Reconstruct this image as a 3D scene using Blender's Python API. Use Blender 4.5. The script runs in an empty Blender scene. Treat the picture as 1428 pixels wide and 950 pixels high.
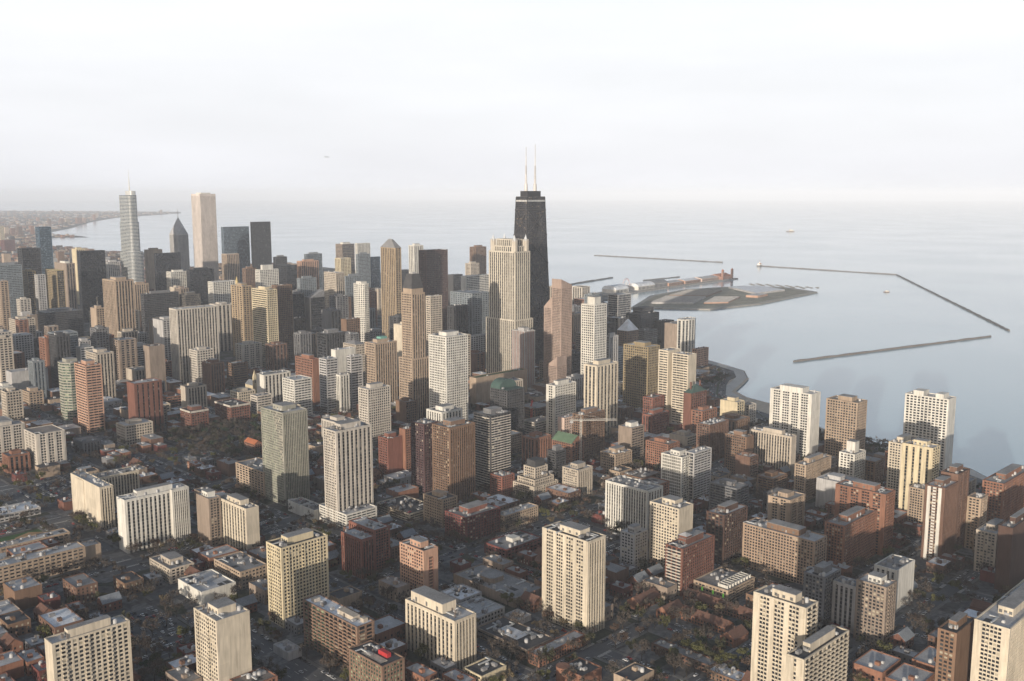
import bpy, bmesh, math, random
from mathutils import Vector, Matrix
random.seed(7)
S = bpy.context.scene
COL = S.collection

# ------------------------------------------------------------------ camera, sky, sun, exposure
H, PIT, YAW, F = 345.0, 0.1475, math.radians(45), 1370.0
cam_data = bpy.data.cameras.new('camera')
cam = bpy.data.objects.new('camera', cam_data)
COL.objects.link(cam)
cam.location = (0, 0, H)
cam.rotation_euler = (math.pi / 2 - PIT, 0, -YAW)
cam_data.sensor_width = 36
cam_data.lens = 36 * F / 1428
cam_data.clip_start = 1
cam_data.clip_end = 200000
S.camera = cam

SUN_EL = math.radians(7.5)
SUN_AZ = (-0.93, -0.37)
sv = Vector((SUN_AZ[0] * math.cos(SUN_EL), SUN_AZ[1] * math.cos(SUN_EL), math.sin(SUN_EL))).normalized()
W = bpy.data.worlds.new('World')
S.world = W
W.use_nodes = True
nt = W.node_tree
nt.nodes.clear()
wo = nt.nodes.new('ShaderNodeOutputWorld')
bg = nt.nodes.new('ShaderNodeBackground')
sky = nt.nodes.new('ShaderNodeTexSky')
sky.sky_type = 'NISHITA'
sky.sun_disc = False
sky.sun_elevation = SUN_EL
sky.sun_rotation = math.atan2(sv.x, sv.y)
sky.air_density = 1.0
sky.dust_density = 4.0
sky.ozone_density = 1.5
hs = nt.nodes.new('ShaderNodeHueSaturation')
hs.inputs['Saturation'].default_value = 1.2
hs.inputs['Value'].default_value = 1.0
nt.links.new(sky.outputs[0], hs.inputs['Color'])
# bright white veil of mist low in the sky, thinning to the clear-sky model overhead
cl = nt.nodes.new('ShaderNodeMix'); cl.data_type = 'RGBA'; 
hz = nt.nodes.new('ShaderNodeValToRGB')                  # mist is a little greyer right at the horizon
hz.color_ramp.elements[0].position = 0.0; hz.color_ramp.elements[0].color = (.86, .87, .915, 1)
hz.color_ramp.elements[1].position = 0.17; hz.color_ramp.elements[1].color = (.962, .968, 1.0, 1)
hv = nt.nodes.new('ShaderNodeVectorMath'); hv.operation = 'SCALE'; hv.inputs['Scale'].default_value = 6.75
nt.links.new(hz.outputs[0], hv.inputs[0])
tc = nt.nodes.new('ShaderNodeTexCoord')
sx = nt.nodes.new('ShaderNodeSeparateXYZ'); nt.links.new(tc.outputs['Generated'], sx.inputs[0])
nt.links.new(sx.outputs['Z'], hz.inputs[0])
cm = nt.nodes.new('ShaderNodeMapping'); cm.inputs['Scale'].default_value = (1.6, 1.6, 9.0)
cn = nt.nodes.new('ShaderNodeTexNoise'); cn.inputs['Scale'].default_value = 1.7; cn.inputs['Detail'].default_value = 5
cs = nt.nodes.new('ShaderNodeMapRange'); cs.inputs['From Min'].default_value = .3; cs.inputs['From Max'].default_value = .7
cs.inputs['To Min'].default_value = .93; cs.inputs['To Max'].default_value = 1.04
cv = nt.nodes.new('ShaderNodeVectorMath'); cv.operation = 'SCALE'      # faint streaks in the mist
nt.links.new(tc.outputs['Generated'], cm.inputs[0]); nt.links.new(cm.outputs[0], cn.inputs[0]); nt.links.new(cn.outputs[0], cs.inputs[0])
nt.links.new(hv.outputs[0], cv.inputs[0]); nt.links.new(cs.outputs[0], cv.inputs['Scale']); nt.links.new(cv.outputs[0], cl.inputs[7])
vr = nt.nodes.new('ShaderNodeMapRange'); vr.interpolation_type = 'SMOOTHSTEP'
vr.inputs['From Min'].default_value = 0.13; vr.inputs['From Max'].default_value = 0.46
vr.inputs['To Min'].default_value = 0.90; vr.inputs['To Max'].default_value = 0.08
nt.links.new(sx.outputs['Z'], vr.inputs[0]); nt.links.new(vr.outputs[0], cl.inputs[0])
nt.links.new(hs.outputs[0], cl.inputs[6])
nt.links.new(cl.outputs[2], bg.inputs[0])
bg.inputs[1].default_value = 0.1
nt.links.new(bg.outputs[0], wo.inputs[0])
sl = bpy.data.lights.new('sun', 'SUN')
sl.energy = 3.5
sl.angle = math.radians(0.6)
sl.color = (1.0, 0.88, 0.715)
so = bpy.data.objects.new('sun', sl)
COL.objects.link(so)
so.rotation_mode = 'QUATERNION'
so.rotation_quaternion = sv.to_track_quat('Z', 'Y')
so.location = (-500, -300, 800)
vs = S.view_settings
vs.view_transform = 'Standard'
vs.look = 'None'
vs.exposure = 0.78
vs.gamma = 1.0
S.render.resolution_x, S.render.resolution_y = 1024, 681

# ------------------------------------------------------------------ helpers
def proj(X, Y, Z):
    s, c = math.sin(YAW), math.cos(YAW)
    cp, sp = math.cos(PIT), math.sin(PIT)
    r = X * c - Y * s
    fw = X * s + Y * c
    u = Z - H
    z = fw * cp - u * sp
    y = u * cp + fw * sp
    if z < 1: return (-9999, -9999)
    return 714 + F * r / z, 475 - F * y / z

class MB:
    """collects faces of one mesh object"""
    def __init__(self): self.v = []; self.f = []; self.m = []
    def quad8(self, p, m=0):
        b = len(self.v); self.v += p
        for q in ((0,3,2,1),(4,5,6,7),(0,1,5,4),(1,2,6,5),(2,3,7,6),(3,0,4,7)):
            self.f.append(tuple(b + i for i in q)); self.m.append(m)
    def box(self, x0, x1, y0, y1, z0, z1, m=0):
        if x1 < x0: x0, x1 = x1, x0
        if y1 < y0: y0, y1 = y1, y0
        self.quad8([(x0,y0,z0),(x1,y0,z0),(x1,y1,z0),(x0,y1,z0),(x0,y0,z1),(x1,y0,z1),(x1,y1,z1),(x0,y1,z1)], m)
    def obox(self, fr, u0, u1, d0, d1, z0, z1, m=0):
        """box on a facade frame: u along, d outward"""
        ox, oy, tx, ty, nx, ny = fr
        P = []
        for z in (z0, z1):
            for u, d in ((u0, d0), (u0, d1), (u1, d1), (u1, d0)):
                P.append((ox + tx * u + nx * d, oy + ty * u + ny * d, z))
        self.quad8(P, m)
    def prism(self, poly, z0, z1, m=0, top=None):
        n = len(poly); b = len(self.v); tp = top or poly
        self.v += [(x, y, z0) for x, y in poly] + [(x, y, z1) for x, y in tp]
        for i in range(n):
            j = (i + 1) % n
            self.f.append((b + i, b + j, b + n + j, b + n + i)); self.m.append(m)
        self.f.append(tuple(b + i for i in reversed(range(n)))); self.m.append(m)
        self.f.append(tuple(b + n + i for i in range(n))); self.m.append(m)
    def cone(self, poly, z0, apex, m=0):
        n = len(poly); b = len(self.v)
        self.v += [(x, y, z0) for x, y in poly] + [apex]
        for i in range(n):
            self.f.append((b + i, b + (i + 1) % n, b + n)); self.m.append(m)
        self.f.append(tuple(b + i for i in reversed(range(n)))); self.m.append(m)
    def bar(self, p, q, r, r2=None, n=4, m=0):
        p, q = Vector(p), Vector(q); d = (q - p).normalized()
        a = d.cross(Vector((0, 0, 1)))
        if a.length < 1e-3: a = Vector((1, 0, 0))
        a.normalize(); c = d.cross(a); r2 = r if r2 is None else r2; b = len(self.v)
        for o, rr in ((p, r), (q, r2)):
            for i in range(n):
                t = 2 * math.pi * (i + .5) / n
                self.v.append(tuple(o + a * (rr * math.cos(t)) + c * (rr * math.sin(t))))
        for i in range(n):
            j = (i + 1) % n
            self.f.append((b + i, b + j, b + n + j, b + n + i)); self.m.append(m)
        self.f.append(tuple(b + i for i in reversed(range(n)))); self.m.append(m)
        self.f.append(tuple(b + n + i for i in range(n))); self.m.append(m)
    def mesh(self, name, mats):
        me = bpy.data.meshes.new(name)
        me.from_pydata(self.v, [], self.f)
        mats = mats if isinstance(mats, list) else [mats]
        for mm in mats: me.materials.append(mm)
        if len(mats) > 1: me.polygons.foreach_set('material_index', self.m)
        bm = bmesh.new(); bm.from_mesh(me)
        bmesh.ops.recalc_face_normals(bm, faces=bm.faces)
        bm.to_mesh(me); bm.free()
        return me
    def build(self, name, mats, parent=None, loc=(0, 0, 0)):
        return link(name, self.mesh(name, mats), parent, loc)

def link(name, me, parent=None, loc=(0, 0, 0)):
    o = bpy.data.objects.new(name, me); COL.objects.link(o); o.location = loc
    if parent is not None: o.parent = parent
    return o
def tag(o, label=None, cat=None, group=None, kind=None):
    if label: o['label'] = label
    if cat: o['category'] = cat
    if group: o['group'] = group
    if kind: o['kind'] = kind
    return o
def empty(name, loc, label, cat, group=None, rz=0):
    o = bpy.data.objects.new(name, None); COL.objects.link(o); o.location = loc
    o.rotation_euler = (0, 0, rz); o.empty_display_size = 2
    return tag(o, label, cat, group)
def copy_tree(o, parent=None):
    c = o.copy(); COL.objects.link(c)
    if parent is not None: c.parent = parent
    for ch in KIDS.get(o.name, ()): copy_tree(ch, c)
    return c
KIDS = {}
def index_kids():
    KIDS.clear()
    for o in bpy.data.objects:
        if o.parent is not None: KIDS.setdefault(o.parent.name, []).append(o)

# ------------------------------------------------------------------ materials
_M = {}
def mat(key, rgb, rough=.85, var=.26, scale=.06, streak=True, metal=0., spec=.3):
    if key in _M: return _M[key]
    m = bpy.data.materials.new(key); m.use_nodes = True
    t = m.node_tree; b = t.nodes['Principled BSDF']
    b.inputs['Roughness'].default_value = rough
    b.inputs['Metallic'].default_value = metal
    b.inputs['Specular IOR Level'].default_value = spec
    g = t.nodes.new('ShaderNodeNewGeometry')
    mp = t.nodes.new('ShaderNodeMapping')
    mp.inputs['Scale'].default_value = (1, 1, .18 if streak else 1)
    t.links.new(g.outputs['Position'], mp.inputs[0])
    n1 = t.nodes.new('ShaderNodeTexNoise'); n1.inputs['Scale'].default_value = scale; n1.inputs['Detail'].default_value = 3
    n2 = t.nodes.new('ShaderNodeTexNoise'); n2.inputs['Scale'].default_value = scale * 9; n2.inputs['Detail'].default_value = 4
    t.links.new(mp.outputs[0], n1.inputs[0]); t.links.new(mp.outputs[0], n2.inputs[0])
    ad = t.nodes.new('ShaderNodeMath'); ad.operation = 'ADD'
    t.links.new(n1.outputs[0], ad.inputs[0]); t.links.new(n2.outputs[0], ad.inputs[1])
    mr = t.nodes.new('ShaderNodeMapRange')
    mr.inputs['From Min'].default_value = .65; mr.inputs['From Max'].default_value = 1.35
    mr.inputs['To Min'].default_value = 1 - var; mr.inputs['To Max'].default_value = 1 + var * .6
    t.links.new(ad.outputs[0], mr.inputs[0])
    if streak:                                          # rain streaks and patched panels
        m3 = t.nodes.new('ShaderNodeMapping'); m3.inputs['Scale'].default_value = (.55, .55, .022)
        n3 = t.nodes.new('ShaderNodeTexNoise'); n3.inputs['Scale'].default_value = 1.0; n3.inputs['Detail'].default_value = 4
        t.links.new(g.outputs['Position'], m3.inputs[0]); t.links.new(m3.outputs[0], n3.inputs[0])
        r3 = t.nodes.new('ShaderNodeMapRange'); r3.inputs['From Min'].default_value = .52; r3.inputs['From Max'].default_value = .72
        r3.inputs['To Min'].default_value = 1.0; r3.inputs['To Max'].default_value = .74
        t.links.new(n3.outputs[0], r3.inputs[0])
        dv = t.nodes.new('ShaderNodeVectorMath'); dv.operation = 'DIVIDE'; dv.inputs[1].default_value = (6.6, 6.6, 9.6)
        fl = t.nodes.new('ShaderNodeVectorMath'); fl.operation = 'FLOOR'; wn = t.nodes.new('ShaderNodeTexWhiteNoise')
        t.links.new(g.outputs['Position'], dv.inputs[0]); t.links.new(dv.outputs[0], fl.inputs[0]); t.links.new(fl.outputs[0], wn.inputs[0])
        r4 = t.nodes.new('ShaderNodeMapRange'); r4.inputs['To Min'].default_value = .93; r4.inputs['To Max'].default_value = 1.05
        t.links.new(wn.outputs['Value'], r4.inputs[0])
        a1 = t.nodes.new('ShaderNodeMath'); a1.operation = 'MULTIPLY'; a2 = t.nodes.new('ShaderNodeMath'); a2.operation = 'MULTIPLY'
        t.links.new(r3.outputs[0], a1.inputs[0]); t.links.new(r4.outputs[0], a1.inputs[1])
        t.links.new(a1.outputs[0], a2.inputs[0]); t.links.new(mr.outputs[0], a2.inputs[1]); mr = a2
    mx = t.nodes.new('ShaderNodeVectorMath'); mx.operation = 'SCALE'
    mx.inputs[0].default_value = rgb
    t.links.new(mr.outputs[0], mx.inputs['Scale'])
    t.links.new(mx.outputs[0], b.inputs['Base Color'])
    _M[key] = m
    return m
def glass(key, dark, light, p, rough=.18, cell=(2.3, 2.3, 3.0), spec=.5):
    """window glass: each cell of the building grid shows its own blind or dark room"""
    if key in _M: return _M[key]
    m = bpy.data.materials.new(key); m.use_nodes = True
    t = m.node_tree; b = t.nodes['Principled BSDF']
    b.inputs['Roughness'].default_value = rough; b.inputs['Specular IOR Level'].default_value = spec
    g = t.nodes.new('ShaderNodeNewGeometry')
    dv = t.nodes.new('ShaderNodeVectorMath'); dv.operation = 'DIVIDE'; dv.inputs[1].default_value = cell
    fl = t.nodes.new('ShaderNodeVectorMath'); fl.operation = 'FLOOR'
    wn = t.nodes.new('ShaderNodeTexWhiteNoise'); wn.noise_dimensions = '3D'
    t.links.new(g.outputs['Position'], dv.inputs[0]); t.links.new(dv.outputs[0], fl.inputs[0]); t.links.new(fl.outputs[0], wn.inputs[0])
    cr = t.nodes.new('ShaderNodeValToRGB')
    e = cr.color_ramp.elements
    e[0].position = 0; e[0].color = (*[c * .6 for c in dark], 1)
    e[1].position = 1; e[1].color = (*light, 1)
    k = e.new(1 - p); k.color = (*[c * 1.6 for c in dark], 1)
    t.links.new(wn.outputs['Value'], cr.inputs[0])
    t.links.new(cr.outputs[0], b.inputs['Base Color'])
    _M[key] = m
    return m

PAL = dict(cream=(.52,.458,.37), ycream=(.53,.455,.32), palec=(.47,.43,.385), white=(.58,.56,.52), beige=(0.43,0.375,0.315), tan=(.35,.27,.205),
    tan2=(0.32,0.235,0.175), taupe=(.25,.20,.165), red=(0.2,0.085,0.064), red2=(0.155,0.07,0.052), orange=(.23,.115,.078), brick2=(0.145,0.085,0.063), brown=(0.175,0.11,0.075), brown2=(.20,.13,.095),
    brown3=(.085,.05,.04), brown4=(0.2,0.125,0.085), maroon=(.135,.045,.04), plum=(0.085,0.048,0.05), plum2=(0.1,0.06,0.055), char=(.06,.06,.065),
    black=(.028,.03,.038), slate=(.19,.21,.23), grey=(.40,.39,.39), dgrey=(.16,.16,.17), sage=(.30,.29,.25), stone=(0.48,0.435,0.37), gold=(0.34,0.26,0.175),
    gold2=(0.26,0.205,0.125), pink=(.42,.26,.19), pinkw=(.55,.42,.36), blue=(.07,.12,.18), blue2=(.16,.20,.25), bronze=(.11,.10,.09), granite=(0.34,0.255,0.215), marble=(.56,.50,.47))
ROOF = dict(pale=(.42,.42,.43), gravel=(.25,.245,.245), dark=(.07,.07,.075), white=(.68,.70,.74), taupe=(.24,.21,.19), slate=(.20,.22,.25), grey=(.20,.20,.21),
    green=(.055,.095,.085), lime=(.11,.17,.11), green2=(.06,.085,.035), clay=(.38,.13,.06), rust=(.13,.07,.053), red=(.28,.09,.07), ycream=(.55,.45,.2))
def wall(c): return mat('wall_' + c, PAL[c])
def darkwall(c): return mat('spandrel_' + c, tuple(v * .3 for v in PAL[c]), .6)
def roofm(c): return mat('roof_' + c, ROOF[c], .9, .38, .09, False)
G_DARK = glass('glass_dark', (.016,.019,.024), (.24,.22,.19), .13)
G_BLUE = glass('glass_blue', (.03,.045,.06), (.20,.24,.28), .25, .12)
G_GREEN = glass('glass_green', (.025,.05,.04), (.32,.36,.24), .3, .14)
G_BLACK = glass('glass_black', (.010,.011,.014), (.05,.055,.065), .25, .15)
G_PANE = [mat('pane_dark', (.018,.02,.025), .15, .3, .3, False, 0, .5), mat('pane_mid', (.05,.055,.06), .15, .3, .3, False, 0, .5), mat('pane_blind', (.36,.32,.25), .5, .3, .3, False, 0, .4)]
def glass_for(c):
    return {'sage': G_GREEN, 'brown2': G_GREEN, 'blue': G_BLUE, 'blue2': G_BLUE, 'slate': G_BLUE, 'char': G_BLACK, 'black': G_BLACK}.get(c, G_DARK)

# ------------------------------------------------------------------ facades
def frames(poly):
    """facade frame of each edge of a counter-clockwise footprint: origin, tangent, outward normal, length"""
    out = []
    n = len(poly)
    for i in range(n):
        (x0, y0), (x1, y1) = poly[i], poly[(i + 1) % n]
        L = math.hypot(x1 - x0, y1 - y0); tx, ty = (x1 - x0) / L, (y1 - y0) / L
        out.append(((x0, y0, tx, ty, ty, -tx), L))
    return out
def rect(x0, x1, y0, y1): return [(x0, y0), (x1, y0), (x1, y1), (x0, y1)]
def octa(x0, x1, y0, y1, k=.29):
    a, b = (x1 - x0) * k, (y1 - y0) * k
    return [(x0 + a, y0), (x1 - a, y0), (x1, y0 + b), (x1, y1 - b), (x1 - a, y1), (x0 + a, y1), (x0, y1 - b), (x0, y0 + b)]

KS = 1.0
BALC = 0
def facade(A, fr, L, z0, z1, st, posts):
    """adds one facade: wall pieces to A['wall'], dark spandrels to A['spandrel'], balconies to A['balcony'], openings to A['open']"""
    w, bal, op = A['wall'], A['balcony'], A['open']
    sp = MB(); A['spandrel'].append(sp)
    k = st[0]; num = float(st[1:]) if len(st) > 1 else 3
    hgt = z1 - z0
    e = .36 if posts else 0
    u0, u1 = (1.1, L - 1.1) if posts and L > 6 else (0, L)
    if k == 'b':
        w.obox(fr, u0, u1, 0, .3, z0, z1)
        if num == 2:                                   # a few small windows on a bare wall
            pass
        return
    fh = (2.85 if k in 'gmkah' else 3.5) * min(KS, 1.5)
    nf = max(1, round(hgt / fh)); fh = hgt / nf
    span = u1 - u0
    def grid(a, b, bay, pf, sf, pd=.36, sd=.24, part='window'):
        nb = max(1, round((b - a) / (bay * KS))); bw = (b - a) / nb; pw = bw * pf; sh = fh * sf
        for i in range(nb + 1):
            c = a + i * bw
            lo, hi = max(a, c - pw / 2), min(b, c + pw / 2)
            w.obox(fr, lo, hi, 0, pd, z0, z1)
        for j in range(nf + 1):
            lo, hi = max(z0, z0 + j * fh - sh / 2), min(z1, z0 + j * fh + sh / 2)
            w.obox(fr, a, b, 0, sd, lo, hi)
        for i in range(nb):
            if BALC and hgt > 38 and i % BALC == 1 and bay > 2.5:
                for j in range(1, nf): bal.append((fr, a + i * bw + pw * .3, a + (i + 1) * bw - pw * .3, 1.3, z0 + j * fh + sh * .2))
            for j in range(nf):
                op.append((part, fr, a + i * bw + pw / 2, a + (i + 1) * bw - pw / 2, z0 + j * fh + sh / 2, z0 + (j + 1) * fh - sh / 2))
    if k == 'g':
        bay = {2: 2.2, 3: 2.9, 4: 3.8, 6: 6.5}.get(int(num), 2.9)
        grid(u0, u1, bay, .34, .40)
    elif k == 'r':
        bay = {3: 3.6, 4: 5.0}.get(int(num), 4)
        grid(u0, u1, bay, .3, .55)
    elif k == 's':                                     # fine pinstripes
        nb = max(4, round(span / 1.3)); bw = span / nb
        for i in range(nb):
            c = u0 + (i + .5) * bw
            (w if i % 3 else A['accent']).obox(fr, c - .35, c + .35, 0, .36, z0, z1)
        for j in range(nf + 1):
            sp.obox(fr, u0, u1, 0, .15, max(z0, z0 + j * fh - .5), min(z1, z0 + j * fh + .5))
    elif k == 'v':
        bay = {2: 2.2, 3: 3.2, 4: 4.4, 5: 5.6, 7: 8.0}.get(int(num), 3.2)
        nb = max(1, round(span / (bay * (KS if num < 7 else 1)))); bw = span / nb; pw = bw * (.46 if num < 7 else .68)
        for i in range(nb + 1):
            c = u0 + i * bw
            w.obox(fr, max(u0, c - pw / 2), min(u1, c + pw / 2), 0, .6, z0, z1)
        for j in range(nf + 1):
            sp.obox(fr, u0, u1, 0, .14, max(z0, z0 + j * fh - .55), min(z1, z0 + j * fh + .55))
        w.obox(fr, u0, u1, 0, .5, z1 - 1.6, z1)
        for i in range(nb): op.append(('window_column', fr, u0 + i * bw + pw / 2, u0 + (i + 1) * bw - pw / 2, z0, z1 - 1.6))
    elif k == 'h':
        for j in range(nf + 1):
            w.obox(fr, u0, u1, 0, .42, max(z0, z0 + j * fh - fh * .26), min(z1, z0 + j * fh + fh * .26))
        nb = max(1, round(span / 6)); bw = span / nb
        for i in range(nb + 1):
            c = u0 + i * bw; w.obox(fr, max(u0, c - .25), min(u1, c + .25), 0, .2, z0, z1)
        for j in range(nf): op.append(('window_band', fr, u0, u1, z0 + (j + .26) * fh, z0 + (j + .74) * fh))
    elif k == 'c':
        nb = max(2, round(span / (2.6 * KS))); bw = span / nb
        for i in range(nb + 1):
            c = u0 + i * bw; w.obox(fr, max(u0, c - .12), min(u1, c + .12), 0, .2, z0, z1)
        for j in range(nf + 1):
            w.obox(fr, u0, u1, 0, .1, max(z0, z0 + j * fh - .45), min(z1, z0 + j * fh + .45))
    elif k == 'k':
        nb = max(1, round(span / 5.5)); bw = span / nb
        for i in range(nb + 1):
            c = u0 + i * bw; w.obox(fr, max(u0, c - .8), min(u1, c + .8), 0, .36, z0, z1)
        for j in range(1, nf):
            z = z0 + j * fh
            bal.append((fr, u0 + .1, u1 - .1, 1.35, z))
            w.obox(fr, u0, u1, 0, .2, z - .5, z + .25)
        for i in range(nb):
            for j in range(nf): op.append(('window', fr, u0 + i * bw + .8, u0 + (i + 1) * bw - .8, z0 + j * fh + .25, z0 + (j + 1) * fh - .5))
    elif k == 'm':                                     # broad blank piers between gridded bays
        pier = 3.4; n = max(1, round(span / (9.5 + num))); sec = (span - pier * (n + 1)) / n
        if sec < 3: n = 1; sec = span - 2 * pier
        if sec < 2: return facade(A, fr, L, z0, z1, 'g3', posts)
        for i in range(n + 1):
            a = u0 + i * (sec + pier); w.obox(fr, a, a + pier, 0, .7, z0, z1)
        for i in range(n):
            a = u0 + pier + i * (sec + pier); grid(a, a + sec, 2.7, .22, .38, .33, .24)
    elif k == 'a':                                     # one tall arched panel in a plain wall
        mid = (u0 + u1) / 2; hw = span * .2
        w.obox(fr, u0, mid - hw, 0, .36, z0, z1); w.obox(fr, mid + hw, u1, 0, .36, z0, z1)
        zt = z1 - hgt * .12; w.obox(fr, mid - hw, mid + hw, 0, .36, zt, z1)
        for i in range(8):                             # stepped corbels make the arch
            t0, t1 = i / 8, (i + 1) / 8
            x = hw * math.sqrt(max(0, 1 - t1 * t1)); za, zb = zt - hw + t0 * hw, zt - hw + t1 * hw
            w.obox(fr, mid - hw, mid - x, 0, .34, za, zb); w.obox(fr, mid + x, mid + hw, 0, .34, za, zb)
        for j in range(nf): w.obox(fr, mid - hw, mid + hw, 0, .12, z0 + j * fh - .4 if j else z0, z0 + j * fh + .4)
        A['accent'].obox(fr, mid - hw, mid - hw + .5, 0, .5, z0, zt - hw); A['accent'].obox(fr, mid + hw - .5, mid + hw, 0, .5, z0, zt - hw)

PANES = {}
def pane_mesh(w, h, k, fr):
    key = (round(w, 1), round(h, 1), k, round(fr[2], 2), round(fr[3], 2))
    if key not in PANES:
        m = MB(); m.obox((0, 0) + tuple(fr[2:]), -w / 2, w / 2, .01, .09, -h / 2, h / 2)
        PANES[key] = m.mesh('window', G_PANE[k])
    return PANES[key]

def mass(root, poly, z0, z1, styles, colour, roofc, near, posts, names=('wall', 'glazing', 'roof'), wx=0, wy=0, parapet=1.0, mats=None):
    """one block of a building: wall, glass, spandrels, balconies, windows, roof, all children of root"""
    A = dict(wall=MB(), spandrel=[], balcony=[], open=[], accent=MB())
    core = MB(); core.prism(poly, z0, z1)
    frs = frames(poly)
    for (fr, L), st in zip(frs, styles): facade(A, fr, L, z0, z1, st, posts)
    if posts:
        for x, y in poly:
            cx = 1.1; sx = -1 if x < sum(p[0] for p in poly) / len(poly) else 1; sy = -1 if y < sum(p[1] for p in poly) / len(poly) else 1
            A['wall'].box(x + sx * .38, x - sx * 1.1, y + sy * .38, y - sy * 1.1, z0, z1)
    # parapet
    if parapet:
        for fr, L in frs: A['wall'].obox(fr, -.4 if posts else 0, L + (.4 if posts else 0), -.35, .44, z1 + .002, z1 + parapet)
    wm = wall(colour)
    A['wall'].build(names[0], wm, root)
    for sp in A['spandrel']:
        if sp.v: sp.build('spandrel', darkwall(colour), root)
    if A['accent'].v: A['accent'].build('accent_stripe', mat('accent', (.34,.16,.12)), root)
    near_panes = near and A['open']
    core.build('inner_wall' if near_panes else names[1], darkwall(colour) if near_panes else glass_for(colour), root)
    if near_panes:
        ops = A['open']
        bx, by = root.location.x, root.location.y
        def d2(o):
            fr = o[1]; u = (o[2] + o[3]) / 2
            px, py = fr[0] + fr[2] * u + bx, fr[1] + fr[3] * u + by
            back = 1e7 if (fr[4] > .3 or fr[5] > .3) else 0
            return px * px + py * py + (H - o[4]) ** 2 + back
        kinds = {}
        for o in ops: kinds.setdefault(o[0], []).append(o)
        for kd, lst in kinds.items():
            lst.sort(key=d2)
            room = max(0, 100 - root.get('_n_' + kd, 0))
            for o in lst[:room]:
                _, fr, a, b, c, d = o
                k = random.choices((0, 1, 2), (.6, .24, .16))[0] if kd == 'window' else 0
                w_, h_ = round(b - a, 1), round(d - c, 1)
                um, zm = (a + b) / 2, (c + d) / 2
                if kd == 'window':
                    link(kd, pane_mesh(w_, h_, k, fr), root, (fr[0] + fr[2] * um, fr[1] + fr[3] * um, zm))
                else:
                    mm = MB(); mm.obox(fr, a, b, .005, .09, c, d); mm.build(kd, glass_for(colour), root)
            root['_n_' + kd] = root.get('_n_' + kd, 0) + min(room, len(lst))
            rest = MB()
            for o in lst[room:]:
                _, fr, a, b, c, d = o; rest.obox(fr, a, b, .005, .085, c, d)
            if rest.v:
                tag(rest.build(kd + 's', glass_for(colour), root), kind='stuff')
    if A['balcony']:
        bl = A['balcony']
        bl.sort(key=lambda b: (b[0][4] > .3 or b[0][5] > .3, -b[4]))
        lim = 60 if near else 0
        rest = MB()
        bm_ = wall('palec') if colour in ('char', 'red2', '') else wall(colour)
        for i, (fr, a, b, d, z) in enumerate(bl):
            t = MB() if i < lim else rest
            t.obox(fr, a, b, .2, d, z - .12, z + .12)
            t.obox(fr, a, b, d - .08, d, z + .12, z + 1.0)
            n = max(1, round((b - a) / 5.5))
            for q in range(n + 1):
                u = a + (b - a) * q / n; t.obox(fr, max(a, u - .1), min(b, u + .1), .36, d - .09, z + .12, z + 1.0)
            if i < lim: t.build('balcony', bm_, root)
        if rest.v: tag(rest.build('balconies', bm_, root), kind='stuff')
    if roofc:
        r = MB(); cx = sum(p[0] for p in poly) / len(poly); cy = sum(p[1] for p in poly) / len(poly)
        r.prism([(cx + (x - cx) * .985, cy + (y - cy) * .985) for x, y in poly], z1 + .004, z1 + .12)
        return r.build(names[2], roofm(roofc), root)

def small_box(root, name, x0, x1, y0, y1, z0, z1, m, top=None):
    b = MB(); b.box(x0, x1, y0, y1, z0, z1)
    if top: b.box(x0 - .2, x1 + .2, y0 - .2, y1 + .2, z1 + .002, z1 + .4)
    return b.build(name, m, root)
UNIT = []
def rooftop(root, x0, x1, y0, y1, z, rnd, n):
    """air handlers, stair heads, vents"""
    if not UNIT:
        for k, (a, b, c, col) in enumerate(((3.2, 2.1, 1.8, (.32,.32,.33)), (2.0, 2.0, 1.4, (.5,.5,.5)), (4.5, 2.4, 2.2, (.22,.22,.23)), (1.2, 1.2, 2.6, (.16,.14,.13)))):
            m = MB(); m.box(-a / 2, a / 2, -b / 2, b / 2, 0.15, c); m.box(-a / 2 + .2, a / 2 - .2, -b / 2 + .2, b / 2 - .2, 0, .15)
            m.box(-a * .3, a * .3, -b * .3, b * .3, c, c + .35)
            UNIT.append(m.mesh('rooftop_unit', mat('unit_%d' % k, col, .6)))
        m = MB(); m.bar((0, 0, 0), (0, 0, 2.6), 1.5, 1.5, 12); m.bar((0, 0, 2.61), (0, 0, 3.1), 1.0, 1.0, 12); UNIT.append(m.mesh('rooftop_unit', mat('unit_5', (.42,.42,.43), .5)))
        m = MB(); m.box(-6, 6, -.5, .5, .5, 1.2); m.box(5, 6, -.5, 5, .5, 1.19)
        for q in (-5, -1, 3): m.box(q, q + .2, -.45, .45, 0, .5)
        UNIT.append(m.mesh('rooftop_unit', mat('unit_6', (.46,.47,.48), .45)))
        m = MB(); m.box(-2.4, 2.4, -3.5, 3.5, 0, .12); UNIT.append(m.mesh('rooftop_unit', mat('unit_7', (.06,.06,.062), .9)))
    for _ in range(n):
        o = link('rooftop_unit', rnd.choice(UNIT if min(x1 - x0, y1 - y0) > 15 else UNIT[:5]), root, (rnd.uniform(x0 + 3, x1 - 3), rnd.uniform(y0 + 3, y1 - 3), z + .12)); o.rotation_euler = (0, 0, rnd.choice((0, 0, math.pi / 2)) if min(x1 - x0, y1 - y0) > 15 else 0)

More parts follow.
